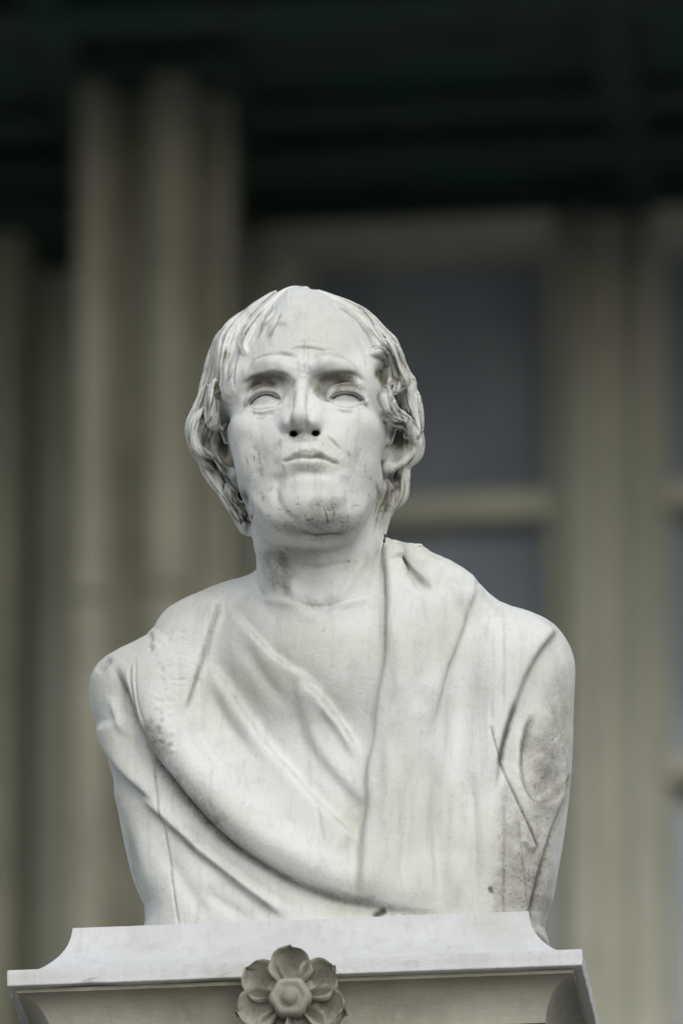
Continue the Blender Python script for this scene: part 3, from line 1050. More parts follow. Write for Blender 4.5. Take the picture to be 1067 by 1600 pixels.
    # stains: chin, throat, sides of the nose; with painted shade: under brows, lids and nose
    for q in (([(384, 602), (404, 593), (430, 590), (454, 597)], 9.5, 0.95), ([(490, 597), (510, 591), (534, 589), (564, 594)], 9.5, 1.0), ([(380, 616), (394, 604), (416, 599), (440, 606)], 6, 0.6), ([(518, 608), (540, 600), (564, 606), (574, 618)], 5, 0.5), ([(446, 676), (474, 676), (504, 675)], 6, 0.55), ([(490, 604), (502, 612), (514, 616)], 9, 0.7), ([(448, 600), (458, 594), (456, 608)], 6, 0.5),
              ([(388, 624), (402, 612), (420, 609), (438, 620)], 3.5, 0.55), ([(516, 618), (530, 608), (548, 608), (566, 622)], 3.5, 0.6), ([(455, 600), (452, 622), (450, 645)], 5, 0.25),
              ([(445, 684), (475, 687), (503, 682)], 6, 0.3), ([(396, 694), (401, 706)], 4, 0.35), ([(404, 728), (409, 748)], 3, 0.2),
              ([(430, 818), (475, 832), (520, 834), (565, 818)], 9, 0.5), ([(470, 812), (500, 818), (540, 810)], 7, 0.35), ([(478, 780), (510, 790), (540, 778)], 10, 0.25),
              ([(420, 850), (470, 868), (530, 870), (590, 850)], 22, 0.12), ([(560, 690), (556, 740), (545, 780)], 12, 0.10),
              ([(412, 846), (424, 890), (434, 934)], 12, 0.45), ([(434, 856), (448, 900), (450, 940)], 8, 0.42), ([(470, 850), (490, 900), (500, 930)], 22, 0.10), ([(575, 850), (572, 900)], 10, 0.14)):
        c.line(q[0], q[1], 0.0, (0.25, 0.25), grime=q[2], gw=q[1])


def comb_hair(c):
    """chisel grooves that follow the locks"""
    R = random.Random(3)
    for L in LOCKS:
        if L[1] < 9: continue
        p = spline([q[:2] for q in L[0]], 3)
        d = np.gradient(p, axis=0)
        nrm = np.column_stack([-d[:, 1], d[:, 0]])
        nrm /= np.maximum(np.linalg.norm(nrm, axis=1, keepdims=True), 1e-6)
        for o in (-1.05, -0.35, 0.35, 1.05):
            j = p + nrm * (L[1] * (o + R.uniform(-.15, .15))) + np.array([[R.uniform(-1, 1), R.uniform(-1, 1)] for _ in p])
            a = R.randint(0, max(1, len(p) // 4))
            edge = abs(o) > 0.8
            c.line(j[a:len(p) - R.randint(0, max(1, len(p) // 5))], (2.2 if edge else 2.4), -R.uniform(0.9, 1.5) * (2.4 if edge else 1), (0.2, 0.3),
                   grime=(0.42 if edge else 0.10), gw=2.6 if edge else 2)  # dark edge lines: dirt and painted shade between locks
    # thin hair combed over the crown
    for i in range(34):
        x = R.uniform(395, 590)
        y = 452 + ((x - 480) / 150) ** 2 * 40 + R.uniform(-4, 26)
        dx = (x - 470) * 0.28
        ln = R.uniform(18, 42)
        q = [(x, y), (x + dx * .4 + R.uniform(-3, 3), y + ln * .5), (x + dx + R.uniform(-5, 5), y + ln)]
        c.line(q, R.uniform(2, 4), R.choice((-1, -1, 1)) * R.uniform(0.5, 1.1), (0.4, 0.5), grime=R.choice((0, 0, 0.06)), gw=2)
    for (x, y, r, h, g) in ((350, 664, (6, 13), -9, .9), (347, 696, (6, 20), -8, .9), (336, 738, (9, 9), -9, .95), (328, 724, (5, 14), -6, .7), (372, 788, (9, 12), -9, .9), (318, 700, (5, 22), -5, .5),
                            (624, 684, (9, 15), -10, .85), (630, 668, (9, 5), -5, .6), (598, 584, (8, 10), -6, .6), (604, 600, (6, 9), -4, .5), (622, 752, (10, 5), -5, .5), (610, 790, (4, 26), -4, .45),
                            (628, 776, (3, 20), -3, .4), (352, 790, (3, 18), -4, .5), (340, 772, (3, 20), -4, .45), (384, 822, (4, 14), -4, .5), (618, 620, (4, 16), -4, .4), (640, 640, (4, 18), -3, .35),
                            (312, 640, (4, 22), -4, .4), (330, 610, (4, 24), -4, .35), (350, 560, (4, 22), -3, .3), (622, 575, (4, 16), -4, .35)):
        c.blob((x, y), r, h, g)  # hollows by ears and locks: dirt with shade painted in
    for i in range(120):                     # toothed-chisel marks along the masses of hair
        side = R.random() < 0.55
        x = R.uniform(300, 372) if side else R.uniform(596, 652)
        y = R.uniform(520, 810)
        if y > 610 and 342 < x < 618: continue
        lean = (-0.35 if y < 640 else 0.45) * (1 if side else -1)
        n = R.uniform(14, 34)
        c.line([(x, y), (x + lean * n * .5 + R.uniform(-2, 2), y + n * .5), (x + lean * n, y + n)], R.uniform(1.4, 2.2), -R.uniform(0.5, 1.3), (0.4, 0.4), grime=R.choice((0.05, 0.15, 0.3)), gw=2, zmin=-60)
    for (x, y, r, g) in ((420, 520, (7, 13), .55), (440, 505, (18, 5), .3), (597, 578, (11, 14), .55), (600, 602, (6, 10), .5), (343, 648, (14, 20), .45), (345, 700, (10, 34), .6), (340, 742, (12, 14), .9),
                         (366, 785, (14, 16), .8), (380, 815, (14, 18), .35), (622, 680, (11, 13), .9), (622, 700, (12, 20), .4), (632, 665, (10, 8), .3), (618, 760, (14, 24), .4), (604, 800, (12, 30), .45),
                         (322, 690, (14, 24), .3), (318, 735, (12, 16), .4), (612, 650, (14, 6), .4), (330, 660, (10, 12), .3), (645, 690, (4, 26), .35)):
        c.blob((x, y), r, 0.0, g)  # ear gaps and lock hollows darkened, painted shade over dirt


HEAD_OUT = [(286, 665), (303, 628), (314, 591), (328, 541), (349, 508), (380, 484), (404, 467), (437, 451), (462, 446), (495, 451), (524, 461),
            (565, 477), (590, 498), (610, 519), (627, 537), (633, 566), (652, 595), (656, 611), (663, 661), (661, 715), (641, 737), (643, 760),
            (633, 789), (606, 813), (596, 855), (392, 838), (363, 809), (342, 780), (318, 743), (299, 710), (286, 665)]


def fit_outline(c, cen, out, a_from, a_to, smooth=4, power=3.0):
    """bring the outline seen from the front onto the outline of the carved original (gentle radial scaling that fades towards the middle)"""
    q = c.p - cen
    ang = np.degrees(np.arctan2(q[:, 1], q[:, 0])) % 360
    r = np.hypot(q[:, 0], q[:, 1])
    n = 120
    rm = np.zeros(n)
    np.maximum.at(rm, (ang / 3).astype(int) % n, r)
    O = spline(out, 6) - cen
    oa, orr = np.degrees(np.arctan2(O[:, 1], O[:, 0])) % 360, np.hypot(O[:, 0], O[:, 1])
    mid = np.arange(n) * 3 + 1.5
    k = np.argsort(oa)
    rt = np.interp(mid, oa[k], orr[k], period=360)
    ker = np.hanning(smooth + 2)[1:-1]
    ker /= ker.sum()
    def sm(x): return np.convolve(np.concatenate([x[-20:], x, x[:20]]), ker, 'same')[20:-20]
    act = (mid > a_from) & (mid < a_to) if a_from < a_to else (mid > a_from) | (mid < a_to)
    f = sm(np.where(act, sm(rt) / np.maximum(sm(rm), 1), 1.0))
    rms = sm(rm)

    def warp(v):
        d = v[:, :2] - cen
        ang = np.degrees(np.arctan2(d[:, 1], d[:, 0])) % 360
        w = np.clip(np.hypot(d[:, 0], d[:, 1]) / np.maximum(np.interp(ang, mid, rms, period=360), 1), 0, 1.15) ** power
        o = v.copy()
        o[:, :2] = cen + d * (1 + (np.interp(ang, mid, f, period=360) - 1) * w)[:, None]
        return o
    c.v = warp(c.v)
    c.renorm()
    return warp


# ------------------------------------------------------------------ shoulders and robe
COSA, SINA = math.cos(ALPHA), math.sin(ALPHA)
H_TOP = -677.0                    # height of the pedestal's top below the picture's centre, in sculpt units


def on_top(x, z): return (x, CY - (H_TOP + z * SINA) / COSA, z)


def build_torso():
    T = Field((100, 835, -225), (945, 1540, 320), 2.05)
    a1 = np.array((0, .9205, .3907))

    def turn(p):                     # the bust is turned like its pedestal: a turn about the world's vertical
        p = np.array(p, float).reshape(-1, 3)
        dz = 0.105 * (p[:, 0] - 515)
        return p + np.column_stack([0 * dz, -dz * SINA / COSA, dz])
    a0 = np.array((1, -.105 * SINA / COSA, .105))
    a0 /= np.linalg.norm(a0)
    a2 = np.cross(a0, a1)
    R = [a0, a1, a2 / np.linalg.norm(a2)]
    def tube(p, *q): T.tube(turn(p), *q)
    def ell(p, *q): T.ell(turn(p)[0], *q, 'add', R)
    tube([(225, 1085, -20), (330, 1010, -30), (500, 975, -35), (690, 985, -35), (805, 1055, -20)], [74, 86, 92, 92, 82], 180)
    ell((517, 1245, 50), (310, 330, 118), 120)
    ell((520, 1420, 80), (280, 270, 113), 120)
    tube([(226, 1090, -10), (256, 1250, 40), (300, 1580, 130)], [70, 66, 60], 100)
    tube([(806, 1060, -10), (804, 1250, 45), (780, 1580, 135)], [76, 72, 66], 100)
    tube([(497, 925, 0), (505, 1010, 10)], [84, 108], 60)
    ell((505, 1035, 60), (150, 100, 72), 70)
    # broad rolls of cloth: mantle down the right, roll on the shoulder, mantle on the left, swags across
    tube([(622, 885, 0), (648, 960, 52), (648, 1090, 104), (632, 1260, 140), (615, 1440, 168)], [40, 50, 48, 40, 30], 70)
    tube([(655, 890, -35), (692, 910, 8), (738, 948, 28)], [27, 32, 30], 30)
    tube([(258, 985, -15), (278, 1060, 50), (275, 1130, 85)], [42, 46, 36], 50)
    tube([(272, 1120, 78), (330, 1225, 128), (430, 1310, 158), (560, 1360, 172), (700, 1385, 172)], [36, 46, 48, 40, 22], 45)
    tube([(185, 1130, 40), (230, 1230, 92), (330, 1330, 140), (470, 1420, 172)], [26, 30, 32, 24], 36)
    tube([(185, 1240, 60), (230, 1360, 120), (330, 1470, 172)], [24, 30, 26], 36)
    T.tube(turn([(618, 842, -10), (640, 872, 34), (662, 908, 74), (686, 936, 104)]), [12, 15, 13, 5], 16, 'sub')
    # flat cut where the bust stands
    X, Y, Z = T.grid((slice(None),) * 3)
    h = (CY - Y) * COSA - Z * SINA
    T.d = np.maximum(T.d, H_TOP - h).astype(np.float32)
    V, F = surface_nets(T.d, T.lo, T.vox)
    return lap(V, F, 2, 0.5), F, T


TORSO_OUT = [(397, 893), (330, 915), (268, 945), (245, 966), (236, 985), (200, 1001), (165, 1020), (147, 1043), (138, 1072), (139, 1108), (150, 1145), (161, 1172), (172, 1210), (182, 1256),
             (191, 1310), (207, 1380), (228, 1450), (250, 1520), (835, 1560), (858, 1474), (870, 1390), (884, 1300), (893, 1200), (899, 1105), (901, 1045), (893, 1013), (876, 988), (865, 970),
             (830, 951), (785, 938), (762, 922), (745, 907), (735, 893), (700, 876), (662, 859), (645, 859), (632, 869), (597, 856)]


def sculpt_torso(c):
    def ln(p, w, h, *a, **k): c.line(p, w, h * 1.35, *a, **k)
    def st(p, hi, wh, lo, wl, *a, **k): c.step(p, hi * 1.25, wh * 1.5, lo * 1.25, wl * 1.5, *a, power=1.7, **k)
    ln([(735, 1010), (720, 1120), (700, 1280), (690, 1400)], 30, -6, (0.3, 0.3))
    ln([(760, 960), (760, 1060), (745, 1200), (735, 1380)], 24, 6, (0.25, 0.3))
    c.renorm()
    # A: inner edge of the mantle over the left shoulder
    st([(350, 928), (340, 958), (330, 990), (318, 1025), (306, 1062), (294, 1098), (284, 1128)], 8, 30, 7, 22, (0.15, 0.25), side=1, soft=2.6, grime=0.35, gw=3.5)
    # C: the deep fold under the mantle roll
    C = [(176, 1032), (184, 1052), (195, 1080), (207, 1112), (220, 1146), (240, 1182), (266, 1216), (300, 1258), (333, 1293), (372, 1326), (422, 1357), (480, 1386), (545, 1407), (615, 1421), (700, 1432)]
    ln([(x + 28, y - 27) for x, y in C[1:]], 27, 13, (0.2, 0.4))
    st(C, 5, 26, 12, 24, (0.07, 0.35), side=-1, soft=3.0)
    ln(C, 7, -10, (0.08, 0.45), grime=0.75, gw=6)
    ln([(236, 1165), (262, 1200), (298, 1244), (335, 1280), (378, 1315), (425, 1345)], 8, 0, (0.3, 0.4), grime=0.5, gw=18)  # shade on the roll's underside, painted as a dark band
    ln([(226, 1120), (250, 1160), (268, 1190)], 10, 0, (0.3, 0.3), grime=0.35, gw=16)  # upper end of the roll's painted shade
    # D, E: folds below it
    D = [(146, 1130), (160, 1166), (181, 1199), (202, 1222), (224, 1241), (246, 1257)]
    st(D, 9, 20, 8, 16, (0.1, 0.3), side=-1, soft=2.6, grime=0.5, gw=4)
    E = [(205, 1238), (232, 1262), (256, 1284), (284, 1309), (308, 1331), (340, 1356), (372, 1382), (412, 1412), (450, 1438)]
    st(E, 8, 18, 8, 22, (0.2, 0.15), side=-1, soft=2.8, grime=0.4, gw=4)
    ln([(255, 1262), (300, 1303), (350, 1345), (420, 1395), (480, 1428)], 9, -5, (0.3, 0.3), grime=0.1, gw=9)
    ln([(300, 1380), (360, 1420), (400, 1445)], 10, -3.5, (0.4, 0.3))
    ln([(175, 1235), (190, 1300), (215, 1380), (240, 1450)], 14, -4, (0.3, 0.2), grime=0.12, gw=14)
    ln([(232, 1290), (262, 1340), (300, 1400), (330, 1440)], 12, -3.5, (0.4, 0.2))
    # shoulder corner: pinched cloth
    ln([(150, 1050), (166, 1034), (178, 1032)], 6, -5, (0.3, 0.3), grime=0.3, gw=7)
    ln([(182, 1060), (192, 1110), (204, 1145)], 6, -3.5, (0.3, 0.4), grime=0.1)
    ln([(168, 1085), (185, 1130), (205, 1158)], 7, 4.5, (0.3, 0.4))
    st([(236, 985), (240, 1000), (236, 1022)], 4, 10, 3, 8, (0.2, 0.4), side=-1, soft=2)
    # embroidered hem of the mantle
    ln([(204, 1034), (208, 1072), (218, 1112), (234, 1152), (254, 1184)], 2.2, -2.6, (0.1, 0.3), grime=0.35, gw=2)
    ln([(212, 1030), (216, 1072), (226, 1110), (242, 1148)], 1.8, -1.6, (0.1, 0.3), grime=0.2, gw=2)
    R = random.Random(11)
    for i in range(34):
        t = i / 33
        x = 240 + 8 * math.sin(t * 3) + 30 * t * t + R.uniform(-8, 8)
        y = 1008 + 165 * t + R.uniform(-4, 4)
        c.blob((x, y), (R.uniform(2, 4), R.uniform(2, 4)), R.choice((-1, -1, 1)) * R.uniform(1.2, 3), 0.12)
    for i in range(26):
        x, y = R.uniform(262, 312), R.uniform(985, 1075)
        c.line([(x - 9, y + R.uniform(-2, 2)), (x, y + R.uniform(-3, 3)), (x + 9, y + R.uniform(-2, 2))], 1.8, -R.uniform(0.5, 1.1), (0.3, 0.3), grime=0.07, gw=2)
    # tunic: neckline and its folds
    st([(352, 945), (371, 962), (397, 991), (425, 1021), (447, 1038), (469, 1050), (500, 1071), (530, 1090)], 4, 26, 4, 12, (0.1, 0.5), side=1, soft=2.2, grime=0.22, gw=2.6)
    st([(311, 1028), (336, 1048), (358, 1078), (381, 1110), (408, 1150), (428, 1175), (459, 1209), (489, 1244), (517, 1271), (563, 1309)], 9, 34, 8, 22, (0.15, 0.06), side=1, soft=4.0, grime=0.16, gw=3)
    st([(455, 1045), (464, 1085), (472, 1118), (483, 1153), (509, 1194), (540, 1228), (570, 1260)], 6, 22, 5, 16, (0.35, 0.06), side=-1, soft=4.0, grime=0.1, gw=4)
    st([(466, 1058), (482, 1072), (497, 1083), (518, 1108), (540, 1140), (566, 1182)], 6, 18, 6, 14, (0.2, 0.25), side=1, soft=2.6, grime=0.25, gw=4)
    ln([(497, 1090), (512, 1112), (535, 1146), (560, 1190)], 7, 5, (0.3, 0.3))
    ln([(365, 980), (400, 1040), (436, 1090), (462, 1120)], 12, -4, (0.3, 0.4), grime=0.06, gw=10)
    ln([(330, 1060), (345, 1110), (378, 1160), (420, 1210)], 12, -4, (0.3, 0.4))
    ln([(492, 1248), (500, 1290), (508, 1340)], 3.5, -2, (0.3, 0.4), grime=0.12, gw=3)
    ln([(300, 1120), (320, 1160), (352, 1200)], 14, -5, (0.3, 0.4))
    # I: long edge of the mantle down the breast
    st([(597, 850), (600, 890), (603, 930), (602, 975), (601, 1030), (592, 1085), (586, 1150), (575, 1200), (574, 1250), (566, 1305), (562, 1365), (557, 1425)], 13, 42, 8, 20, (0.02, 0.15), side=-1, soft=3.0, grime=0.10, gw=3)
    ln([(598, 872), (601, 930), (601, 1000), (597, 1060)], 3.5, -4, (0.1, 0.4), grime=0.22, gw=4)
    # K, L: notch under the shoulder roll and the soft fold from it
    st([(630, 866), (638, 880), (652, 902), (668, 918), (682, 930)], 9, 24, 8, 16, (0.05, 0.3), side=-1, soft=3.2, grime=0.18, gw=7)
    st([(744, 905), (741, 928), (732, 952), (722, 985), (710, 1016), (697, 1048), (686, 1090), (672, 1140), (660, 1180)], 5.5, 20, 5, 22, (0.1, 0.4), side=1, soft=3.0, grime=0.2, gw=4)
    ln([(690, 900), (712, 925), (722, 955)], 10, 4, (0.3, 0.4))
    ln([(742, 906), (760, 925), (778, 938)], 4, -4, (0.2, 0.3))
    ln([(784, 942), (785, 1000), (785, 1060), (783, 1120)], 2.4, -2.2, (0.1, 0.2), grime=0.2, gw=2.5)
    ln([(770, 1060), (766, 1100), (767, 1136)], 3.0, -1.8, (0.4, 0.2), grime=0.1)
    # N: mantle edge over the arm; the arm behind it
    N = [(872, 983), (856, 1002), (838, 1026), (822, 1056), (808, 1092), (795, 1130), (785, 1165), (778, 1205), (774, 1250)]
    st(N, 9, 34, 10, 26, (0.06, 0.25), side=1, soft=2.4, grime=0.25, gw=4)
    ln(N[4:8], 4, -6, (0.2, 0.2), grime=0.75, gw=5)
    # P: the pocket of cloth hanging on the arm
    st([(826, 1120), (818, 1160), (816, 1200), (823, 1234), (838, 1252), (856, 1248), (874, 1230), (890, 1200)], 6, 16, 12, 30, (0.25, 0.2), side=1, soft=3.0, grime=0.3, gw=5)
    ln([(834, 1110), (824, 1150), (818, 1190)], 5, -3, (0.3, 0.3), grime=0.5, gw=6)
    # O: deep groove at the arm's back edge
    O = [(892, 1205), (884, 1235), (872, 1268), (860, 1305), (850, 1340), (840, 1378), (832, 1412), (826, 1450)]
    st(O, 6, 20, 5, 16, (0.15, 0.02), side=1, soft=2.4)
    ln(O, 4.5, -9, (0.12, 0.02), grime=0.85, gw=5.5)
    # Q: crack; R: flat pleats at the side
    ln([(765, 1132), (772, 1165), (784, 1195), (798, 1232), (812, 1262), (826, 1290), (834, 1312), (840, 1330)], 1.4, -3.0, (0.05, 0.05), grime=0.7, gw=1.4)
    st([(786, 1225), (787, 1300), (786, 1370), (785, 1432)], 3, 14, 3, 12, (0.2, 0.02), side=1, soft=2.0, grime=0.12, gw=3)
    st([(806, 1255), (812, 1310), (817, 1370), (820, 1430)], 3, 12, 3, 12, (0.2, 0.02), side=1, soft=2.0, grime=0.12, gw=3)
    ln([(814, 1308), (826, 1322), (838, 1326)], 5, 3.5, (0.3, 0.3))
    ln([(764, 1385), (768, 1398)], 2.4, -4, (0.3, 0.3), grime=0.6, gw=3)
    # faint vertical pleats of the mantle
    for (x0, y0, x1, y1, h) in ((640, 1180, 625, 1400, -2.4), (672, 1230, 690, 1430, -2.2), (612, 1150, 600, 1330, 1.8), (700, 1180, 708, 1420, 1.8), (735, 1200, 742, 1420, -2.6), (650, 1000, 652, 1120, -1.6), (625, 980, 622, 1100, 1.5)):
        ln([(x0, y0), ((x0 + x1) / 2 + 3, (y0 + y1) / 2), (x1, y1)], 9, h * 2, (0.3, 0.3), grime=0.05, gw=4)
    # drip line and seam on the left
    ln([(234, 1180), (243, 1230), (252, 1290), (262, 1340), (272, 1400), (280, 1450)], 1.8, -1.8, (0.1, 0.05), grime=0.35, gw=1.8)
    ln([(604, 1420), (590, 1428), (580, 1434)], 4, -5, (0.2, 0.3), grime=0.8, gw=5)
    # lichen-grey patches that rain never washes
    for (x, y, rx, ry, g) in ((800, 1380, 34, 90, .5), (850, 1200, 34, 60, .42), (872, 1120, 26, 90, .28), (850, 1300, 26, 90, .35), (835, 1380, 18, 70, .3), (790, 1260, 14, 60, .2), (855, 1420, 20, 60, .22),
                              (250, 1165, 22, 34, .25), (205, 1330, 14, 90, .16), (290, 1300, 40, 40, .10), (560, 1405, 50, 10, .2), (640, 1425, 50, 8, .3), (470, 990, 60, 40, .06), (430, 945, 26, 12, .10)):
        c.blob((x, y), (rx, ry), 0, g)


def throat(c):
    ln = c.line
    z = dict(zmin=-40)
    ln([(470, 925), (482, 945), (496, 952), (512, 945), (524, 928)], 9, -7, (0.3, 0.3), grime=0.10, gw=9, **z)      # hollow of the throat
    ln([(414, 850), (432, 885), (452, 915), (470, 940)], 8, 5.5, (0.3, 0.2), **z)                                     # neck cords
    ln([(430, 850), (448, 885), (466, 915)], 8, -4.5, (0.3, 0.3), grime=0.08, gw=8, **z)
    ln([(576, 850), (560, 885), (540, 920), (524, 940)], 8, 4.5, (0.3, 0.2), **z)
    ln([(470, 946), (440, 941), (410, 935), (390, 930)], 7, 3.5, (0.3, 0.4), **z)                                     # collarbones
    ln([(525, 946), (555, 940), (585, 934)], 7, 3.5, (0.3, 0.4), **z)
    ln([(440, 934), (468, 941), (500, 945), (540, 938), (590, 926)], 2.5, -1.6, (0.3, 0.3), grime=0.14, gw=3, **z)
    ln([(398, 896), (404, 920), (420, 940)], 4, -3, (0.2, 0.4), grime=0.15, gw=5, **z)


def inside_poly(p, poly):
    x, y = p[:, 0], p[:, 1]
    out = np.zeros(len(p), bool)
    n = len(poly)
    for i in range(n):
        (x0, y0), (x1, y1) = poly[i], poly[(i + 1) % n]
        out ^= ((y0 > y) != (y1 > y)) & (x < (x1 - x0) * (y - y0) / (y1 - y0 + 1e-9) + x0)
    return out


tv, tf, T = build_torso()
hv, hf, hw_, hsd, hl = build_head(T)
head = Clay(lap(hv, hf, 1, 0.5), hf)
torso = Clay(tv, tf)
# the part of the torso that the neck's blend covers is not needed twice
hp = v2h(torso.v)
HG = Field(HLO, HHI, VOX_H * 50)
HG.n, HG.d, HG.vox = list(hsd.shape), hsd, VOX_H
inbox = ((hp > np.array(HLO) + .1) & (hp < np.array(HHI) - .1)).all(1)
cover = inbox & (HG.sample(hp) < neck_k(torso.v) * 0.55)
torso.f = torso.f[~cover[torso.f].all(1)]
used = np.unique(torso.f)
mp = np.zeros(len(torso.v), np.int64)
mp[used] = np.arange(len(used))
torso = Clay(torso.v[used], mp[torso.f], True)
sculpt_head(head)
comb_hair(head)
head.renorm()
for _ in range(2): fit_outline(head, np.array((480.0, 640.0)), HEAD_OUT, 118, 60, 5)
for _ in range(3):
    wp = fit_outline(torso, np.array((515.0, 1190.0)), TORSO_OUT, 292, 248, 3, 2.5)
    head.v += (wp(head.v) - head.v) * hw_[:, None]      # the throat follows the breast
head.renorm()
sculpt_torso(torso)
head.mask = np.clip((hw_ - 0.3) / 0.6, 0, 1)
head.renorm()
sculpt_torso(head)
head.mask = 1.0
head.renorm()
throat(head)
throat(torso)
head.renorm()
torso.v = lap(torso.v, torso.f, 1, 0.2)
torso.renorm()

BASE_V = np.array(on_top(515.0, 100.0))
bust = empty("marble_bust", tuple(v2w(BASE_V)), 0)
tag(bust, "weathered white marble bust of a man in draped robe gazing upward", "bust")
lab = hl[head.f].max(1)
fc_ = head.p[head.f].mean(1)


def eye_faces(cx, cy): return (lab == 0) & (((fc_[:, 0] - cx) / 26) ** 2 + ((fc_[:, 1] - cy) / 10.5) ** 2 < 1) & (head.v[head.f[:, 0]][:, 2] > 40)


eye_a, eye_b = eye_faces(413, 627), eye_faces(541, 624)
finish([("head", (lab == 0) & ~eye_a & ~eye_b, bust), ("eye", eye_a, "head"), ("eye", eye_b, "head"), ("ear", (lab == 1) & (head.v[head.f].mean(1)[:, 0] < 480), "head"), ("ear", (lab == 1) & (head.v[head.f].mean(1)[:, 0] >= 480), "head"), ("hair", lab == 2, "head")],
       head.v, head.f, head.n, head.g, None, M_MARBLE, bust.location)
SKIN = [(397, 890), (371, 962), (397, 991), (425, 1021), (447, 1038), (469, 1050), (500, 1071), (530, 1090), (594, 1100), (600, 1030), (603, 975), (602, 930), (597, 850)]
sk = (inside_poly(torso.p, SKIN) & (torso.n[:, 2] > 0))[torso.f].all(1)
finish([("chest", sk, bust), ("robe", ~sk, bust)], torso.v, torso.f, torso.n, torso.g, None, M_MARBLE, bust.location)

# ------------------------------------------------------------------ pedestal under the bust
Z_TOP = BUST_C.z + H_TOP / PXM
PW = lambda p: Matrix.Rotation(-YAW, 4, 'Z') @ (Vector(p) - PED.location)
PED = empty("pedestal", (0, 0, Z_TOP), YAW)
tag(PED, "pale marble pedestal with moulded cap and carved flower under the bust", "pedestal")
q0, q1 = (tuple(v2w(np.array(on_top(x, z)))) for x, z in ((115, 216), (825, 294)))
PED.location = ((q0[0] + q1[0]) / 2, (q0[1] + q1[1]) / 2, Z_TOP)
HW = (Vector(q1) - Vector(q0)).length / 2 * 0.985        # half width of the top edge
U = 1.0 / PXM
DEP = 0.34                                        # depth of the top
bpy.context.view_layer.update()


NSEG = 56
WOB = rng.normal(0, 1, (4, NSEG))


def frame_ring(hw, y0, y1, z, chips=None, amp=0.35):
    """one level of a moulding round the block, a little uneven and chipped as old stone is"""
    cs = [(-hw, y0), (hw, y0), (hw, y1), (-hw, y1)]
    nr = [(0, 1), (-1, 0), (0, -1), (1, 0)]
    out = []
    for k in range(4):
        (xa, ya), (xb, yb) = cs[k], cs[(k + 1) % 4]
        for j in range(NSEG):
            t = j / NSEG
            d = amp * WOB[k, j] if 0 < j else 0
            dz = 0.0
            if chips is not None and 0 < j: d += chips[k, j]; dz = 0.4 * chips[k, j]
            out.append((xa + (xb - xa) * t + nr[k][0] * d * U, ya + (yb - ya) * t + nr[k][1] * d * U, z + dz * U))
    return out


def mould(name, prof, parent, mat=M_PED, bevel=0.0012, smooth_seg=2, chip=0):
    """a moulding that runs round the block; prof: (outset, height) from top to bottom in sculpt units"""
    b = MB()
    rings = []
    for i, (o, z) in enumerate(prof):
        ch = None
        if chip and i in (0, len(prof) - 1):
            ch = np.zeros((4, NSEG))
            for _ in range(chip): ch[rng.integers(0, 4), rng.integers(2, NSEG - 2)] = rng.uniform(1.0, 4.0)
        rings.append(frame_ring(HW + o * U, -o * U, DEP + o * U, z * U, ch))
    b.loft(list(reversed(rings)))
    return b.build(name, mat, parent, bevel=bevel, seg=smooth_seg)


sc_h, sc_o = 98, 74
prof = [(0, 0), (0.5, -5)] + [(sc_o * (0.45 * (1 - math.cos(t)) + 0.55 * math.sin(t) ** 1.7) + 1, -5 - (sc_h - 5) * math.sin(t)) for t in np.linspace(0.06, math.pi / 2, 22)]
mould("scotia", prof, PED, bevel=0.0, chip=10)
o2 = 89
mould("slab", [(o2, -sc_h - 0.3), (o2 + 0.3, -sc_h - 9), (o2 - 0.2, -sc_h - 18), (o2, -sc_h - 27)], PED, bevel=0.0012, chip=16)
z0 = -sc_h - 27.3
cav = [(o2 - 14, z0), (o2 - 15, z0 - 6)] + [(o2 - 16 - 46 * math.sin(t), z0 - 6 - 62 * (1 - math.cos(t))) for t in np.linspace(0.05, math.pi / 2, 16)]
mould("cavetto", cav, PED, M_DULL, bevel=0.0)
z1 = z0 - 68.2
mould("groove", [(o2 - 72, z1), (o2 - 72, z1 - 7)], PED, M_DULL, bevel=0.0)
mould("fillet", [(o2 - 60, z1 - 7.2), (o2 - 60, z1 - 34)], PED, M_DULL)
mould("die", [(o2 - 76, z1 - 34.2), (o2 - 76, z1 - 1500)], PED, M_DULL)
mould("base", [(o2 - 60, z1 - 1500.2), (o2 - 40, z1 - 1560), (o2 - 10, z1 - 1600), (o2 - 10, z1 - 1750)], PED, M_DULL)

# rosette
rc = Vector((tuple(v2w(np.array((469.0, 1546.0, 300.0))))))
rl = PW(rc)
RY = -(o2 + 27) * U
dy = (RY - rl.y)
RZ = rl.z + dy * math.tan(ALPHA - math.radians(2.4))
ros = bpy.data.objects.new("rosette", None)
COL.objects.link(ros)
ros.parent = PED
ros.location = (rl.x, RY, RZ)
ros.rotation_euler = (math.radians(4), 0, 0)


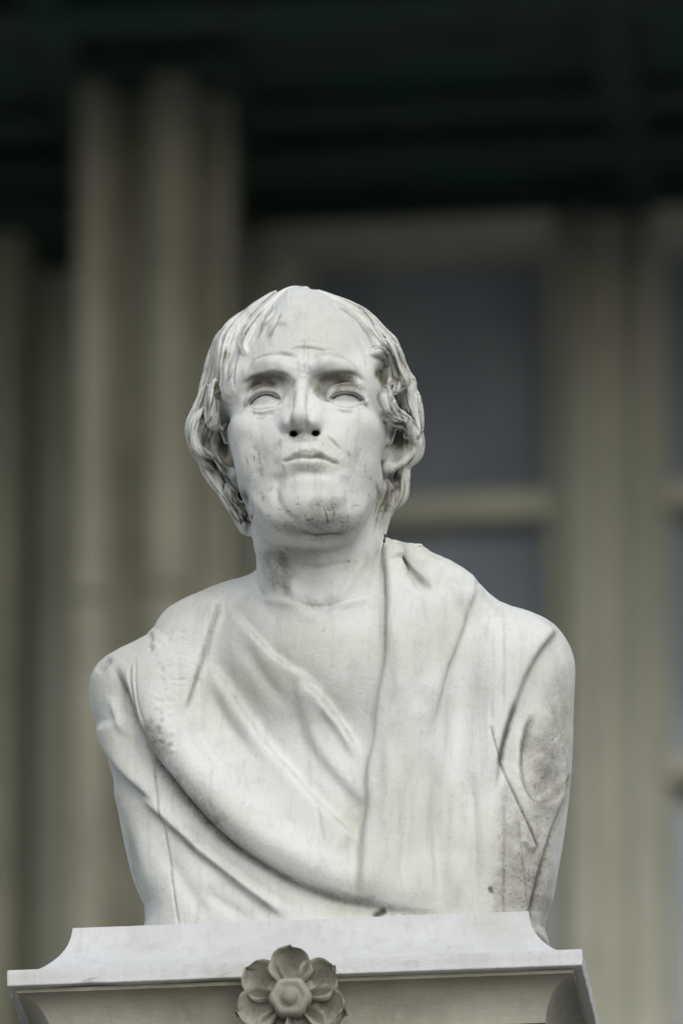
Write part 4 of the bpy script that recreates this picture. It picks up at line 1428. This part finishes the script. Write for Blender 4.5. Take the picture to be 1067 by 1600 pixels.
def petal_mesh():
    nu, nv = 15, 13
    vs, fs = [], []
    for side in (0, 1):
        for i in range(nu):
            u = i / (nu - 1)
            r = 20 + 62 * u
            w = (31 * max(0.0, 1 - ((r - 50) / 32.01) ** 2) ** 0.5 if r > 50 else 31 * (0.42 + 0.58 * math.sin((r - 20) / 30 * math.pi / 2))) + 0.01
            for j in range(nv):
                v = j / (nv - 1) * 2 - 1
                cup = 22 * (1 - v * v) * (math.sin(u * math.pi) ** 0.7) - 7 * u
                rib = 1.0 * math.exp(-(v / 0.13) ** 2) * math.sin(u * math.pi)
                rim = 5.0 * math.exp(-((1 - abs(v)) / 0.16) ** 2) + 3.5 * math.exp(-((1 - u) / 0.10) ** 2)
                nick = 1.6 * math.sin(v * 7.3 + u * 3.1) * math.sin(u * 9.7 + 1.3) + 0.9 * math.sin(v * 17.1) * math.sin(u * 21.0)
                y = cup - rib - rim - 4 + nick
                if side: y = 24 - 8 * u
                vs.append((v * w * (1 + 0.04 * math.sin(u * 14.0 + 2)) * U, y * U, (r + (0 if abs(v) > .2 else 3.5 * u ** 6) + 1.2 * math.sin(v * 11) * u ** 4) * U))
    k = nu * nv
    for i in range(nu - 1):
        for j in range(nv - 1):
            a = i * nv + j
            fs.append((a, a + nv, a + nv + 1, a + 1)[::-1])
            fs.append((k + a, k + a + nv, k + a + nv + 1, k + a + 1))
    for i in range(nu - 1):
        for j, fl in ((0, False), (nv - 1, True)):
            a = i * nv + j
            q = (a, k + a, k + a + nv, a + nv)
            fs.append(q if fl else q[::-1])
    for j in range(nv - 1):
        for i, fl in ((0, True), (nu - 1, False)):
            a = i * nv + j
            q = (a, a + 1, k + a + 1, k + a)
            fs.append(q if not fl else q[::-1])
    me = bpy.data.meshes.new("petal")
    me.from_pydata(vs, [], fs)
    me.polygons.foreach_set("use_smooth", [True] * len(fs))
    me.materials.append(M_ROSE)
    me.update()
    at = me.attributes.new("grime", 'FLOAT', 'POINT')
    at.data.foreach_set("value", [0.75 * math.exp(-((q[0] / U) / 15) ** 2 - ((q[2] / U - 52) / 22) ** 2) + 0.6 * math.exp(-((q[2] / U - 24) / 10) ** 2) for q in vs])
    return me


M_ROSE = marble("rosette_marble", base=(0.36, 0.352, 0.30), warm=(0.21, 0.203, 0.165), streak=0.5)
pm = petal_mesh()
for i in range(7):
    p = bpy.data.objects.new("petal", pm)
    COL.objects.link(p)
    p.parent = ros
    p.rotation_euler = (random.uniform(-.10, .10), -i * 2 * math.pi / 7 + random.uniform(-.06, .06), 0)
    p.location = (0, (0, 5, 1, 6, 2, 5, 3)[i] * U, 0)
    p.scale = (1.06, 1, random.uniform(.96, 1.04))
b = MB()
rg = [[(r * math.cos(2 * math.pi * j / 32) * U, y * U, r * math.sin(2 * math.pi * j / 32) * U) for j in range(32)] for r, y in ((44, 34), (46, 20), (40, 14))]
b.loft(rg)
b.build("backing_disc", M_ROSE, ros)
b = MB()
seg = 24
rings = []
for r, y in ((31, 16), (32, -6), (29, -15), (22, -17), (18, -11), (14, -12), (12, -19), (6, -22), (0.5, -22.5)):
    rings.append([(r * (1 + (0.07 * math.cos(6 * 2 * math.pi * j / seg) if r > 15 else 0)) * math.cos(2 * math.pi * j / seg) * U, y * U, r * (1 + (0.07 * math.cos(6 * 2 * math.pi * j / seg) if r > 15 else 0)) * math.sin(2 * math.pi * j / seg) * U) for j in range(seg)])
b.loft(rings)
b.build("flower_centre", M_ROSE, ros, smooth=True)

# masonry pier that lifts the pedestal to roof height
zp = Z_TOP + (z1 - 1750.5) * U
pier = empty("stone_pier", (PED.location.x, PED.location.y, 0), YAW)
tag(pier, "tall plain stone pier carrying the marble pedestal", "pier")
hh = HW + (o2 + 60) * U
k = 6
for i in range(k):
    b = MB()
    b.box(-hh, hh, -0.12, DEP + 0.12, zp * i / k + 0.004, zp * (i + 1) / k - (0.0 if i == k - 1 else 0.004))
    b.build("stone_course", M_WALL, pier, bevel=0.012)
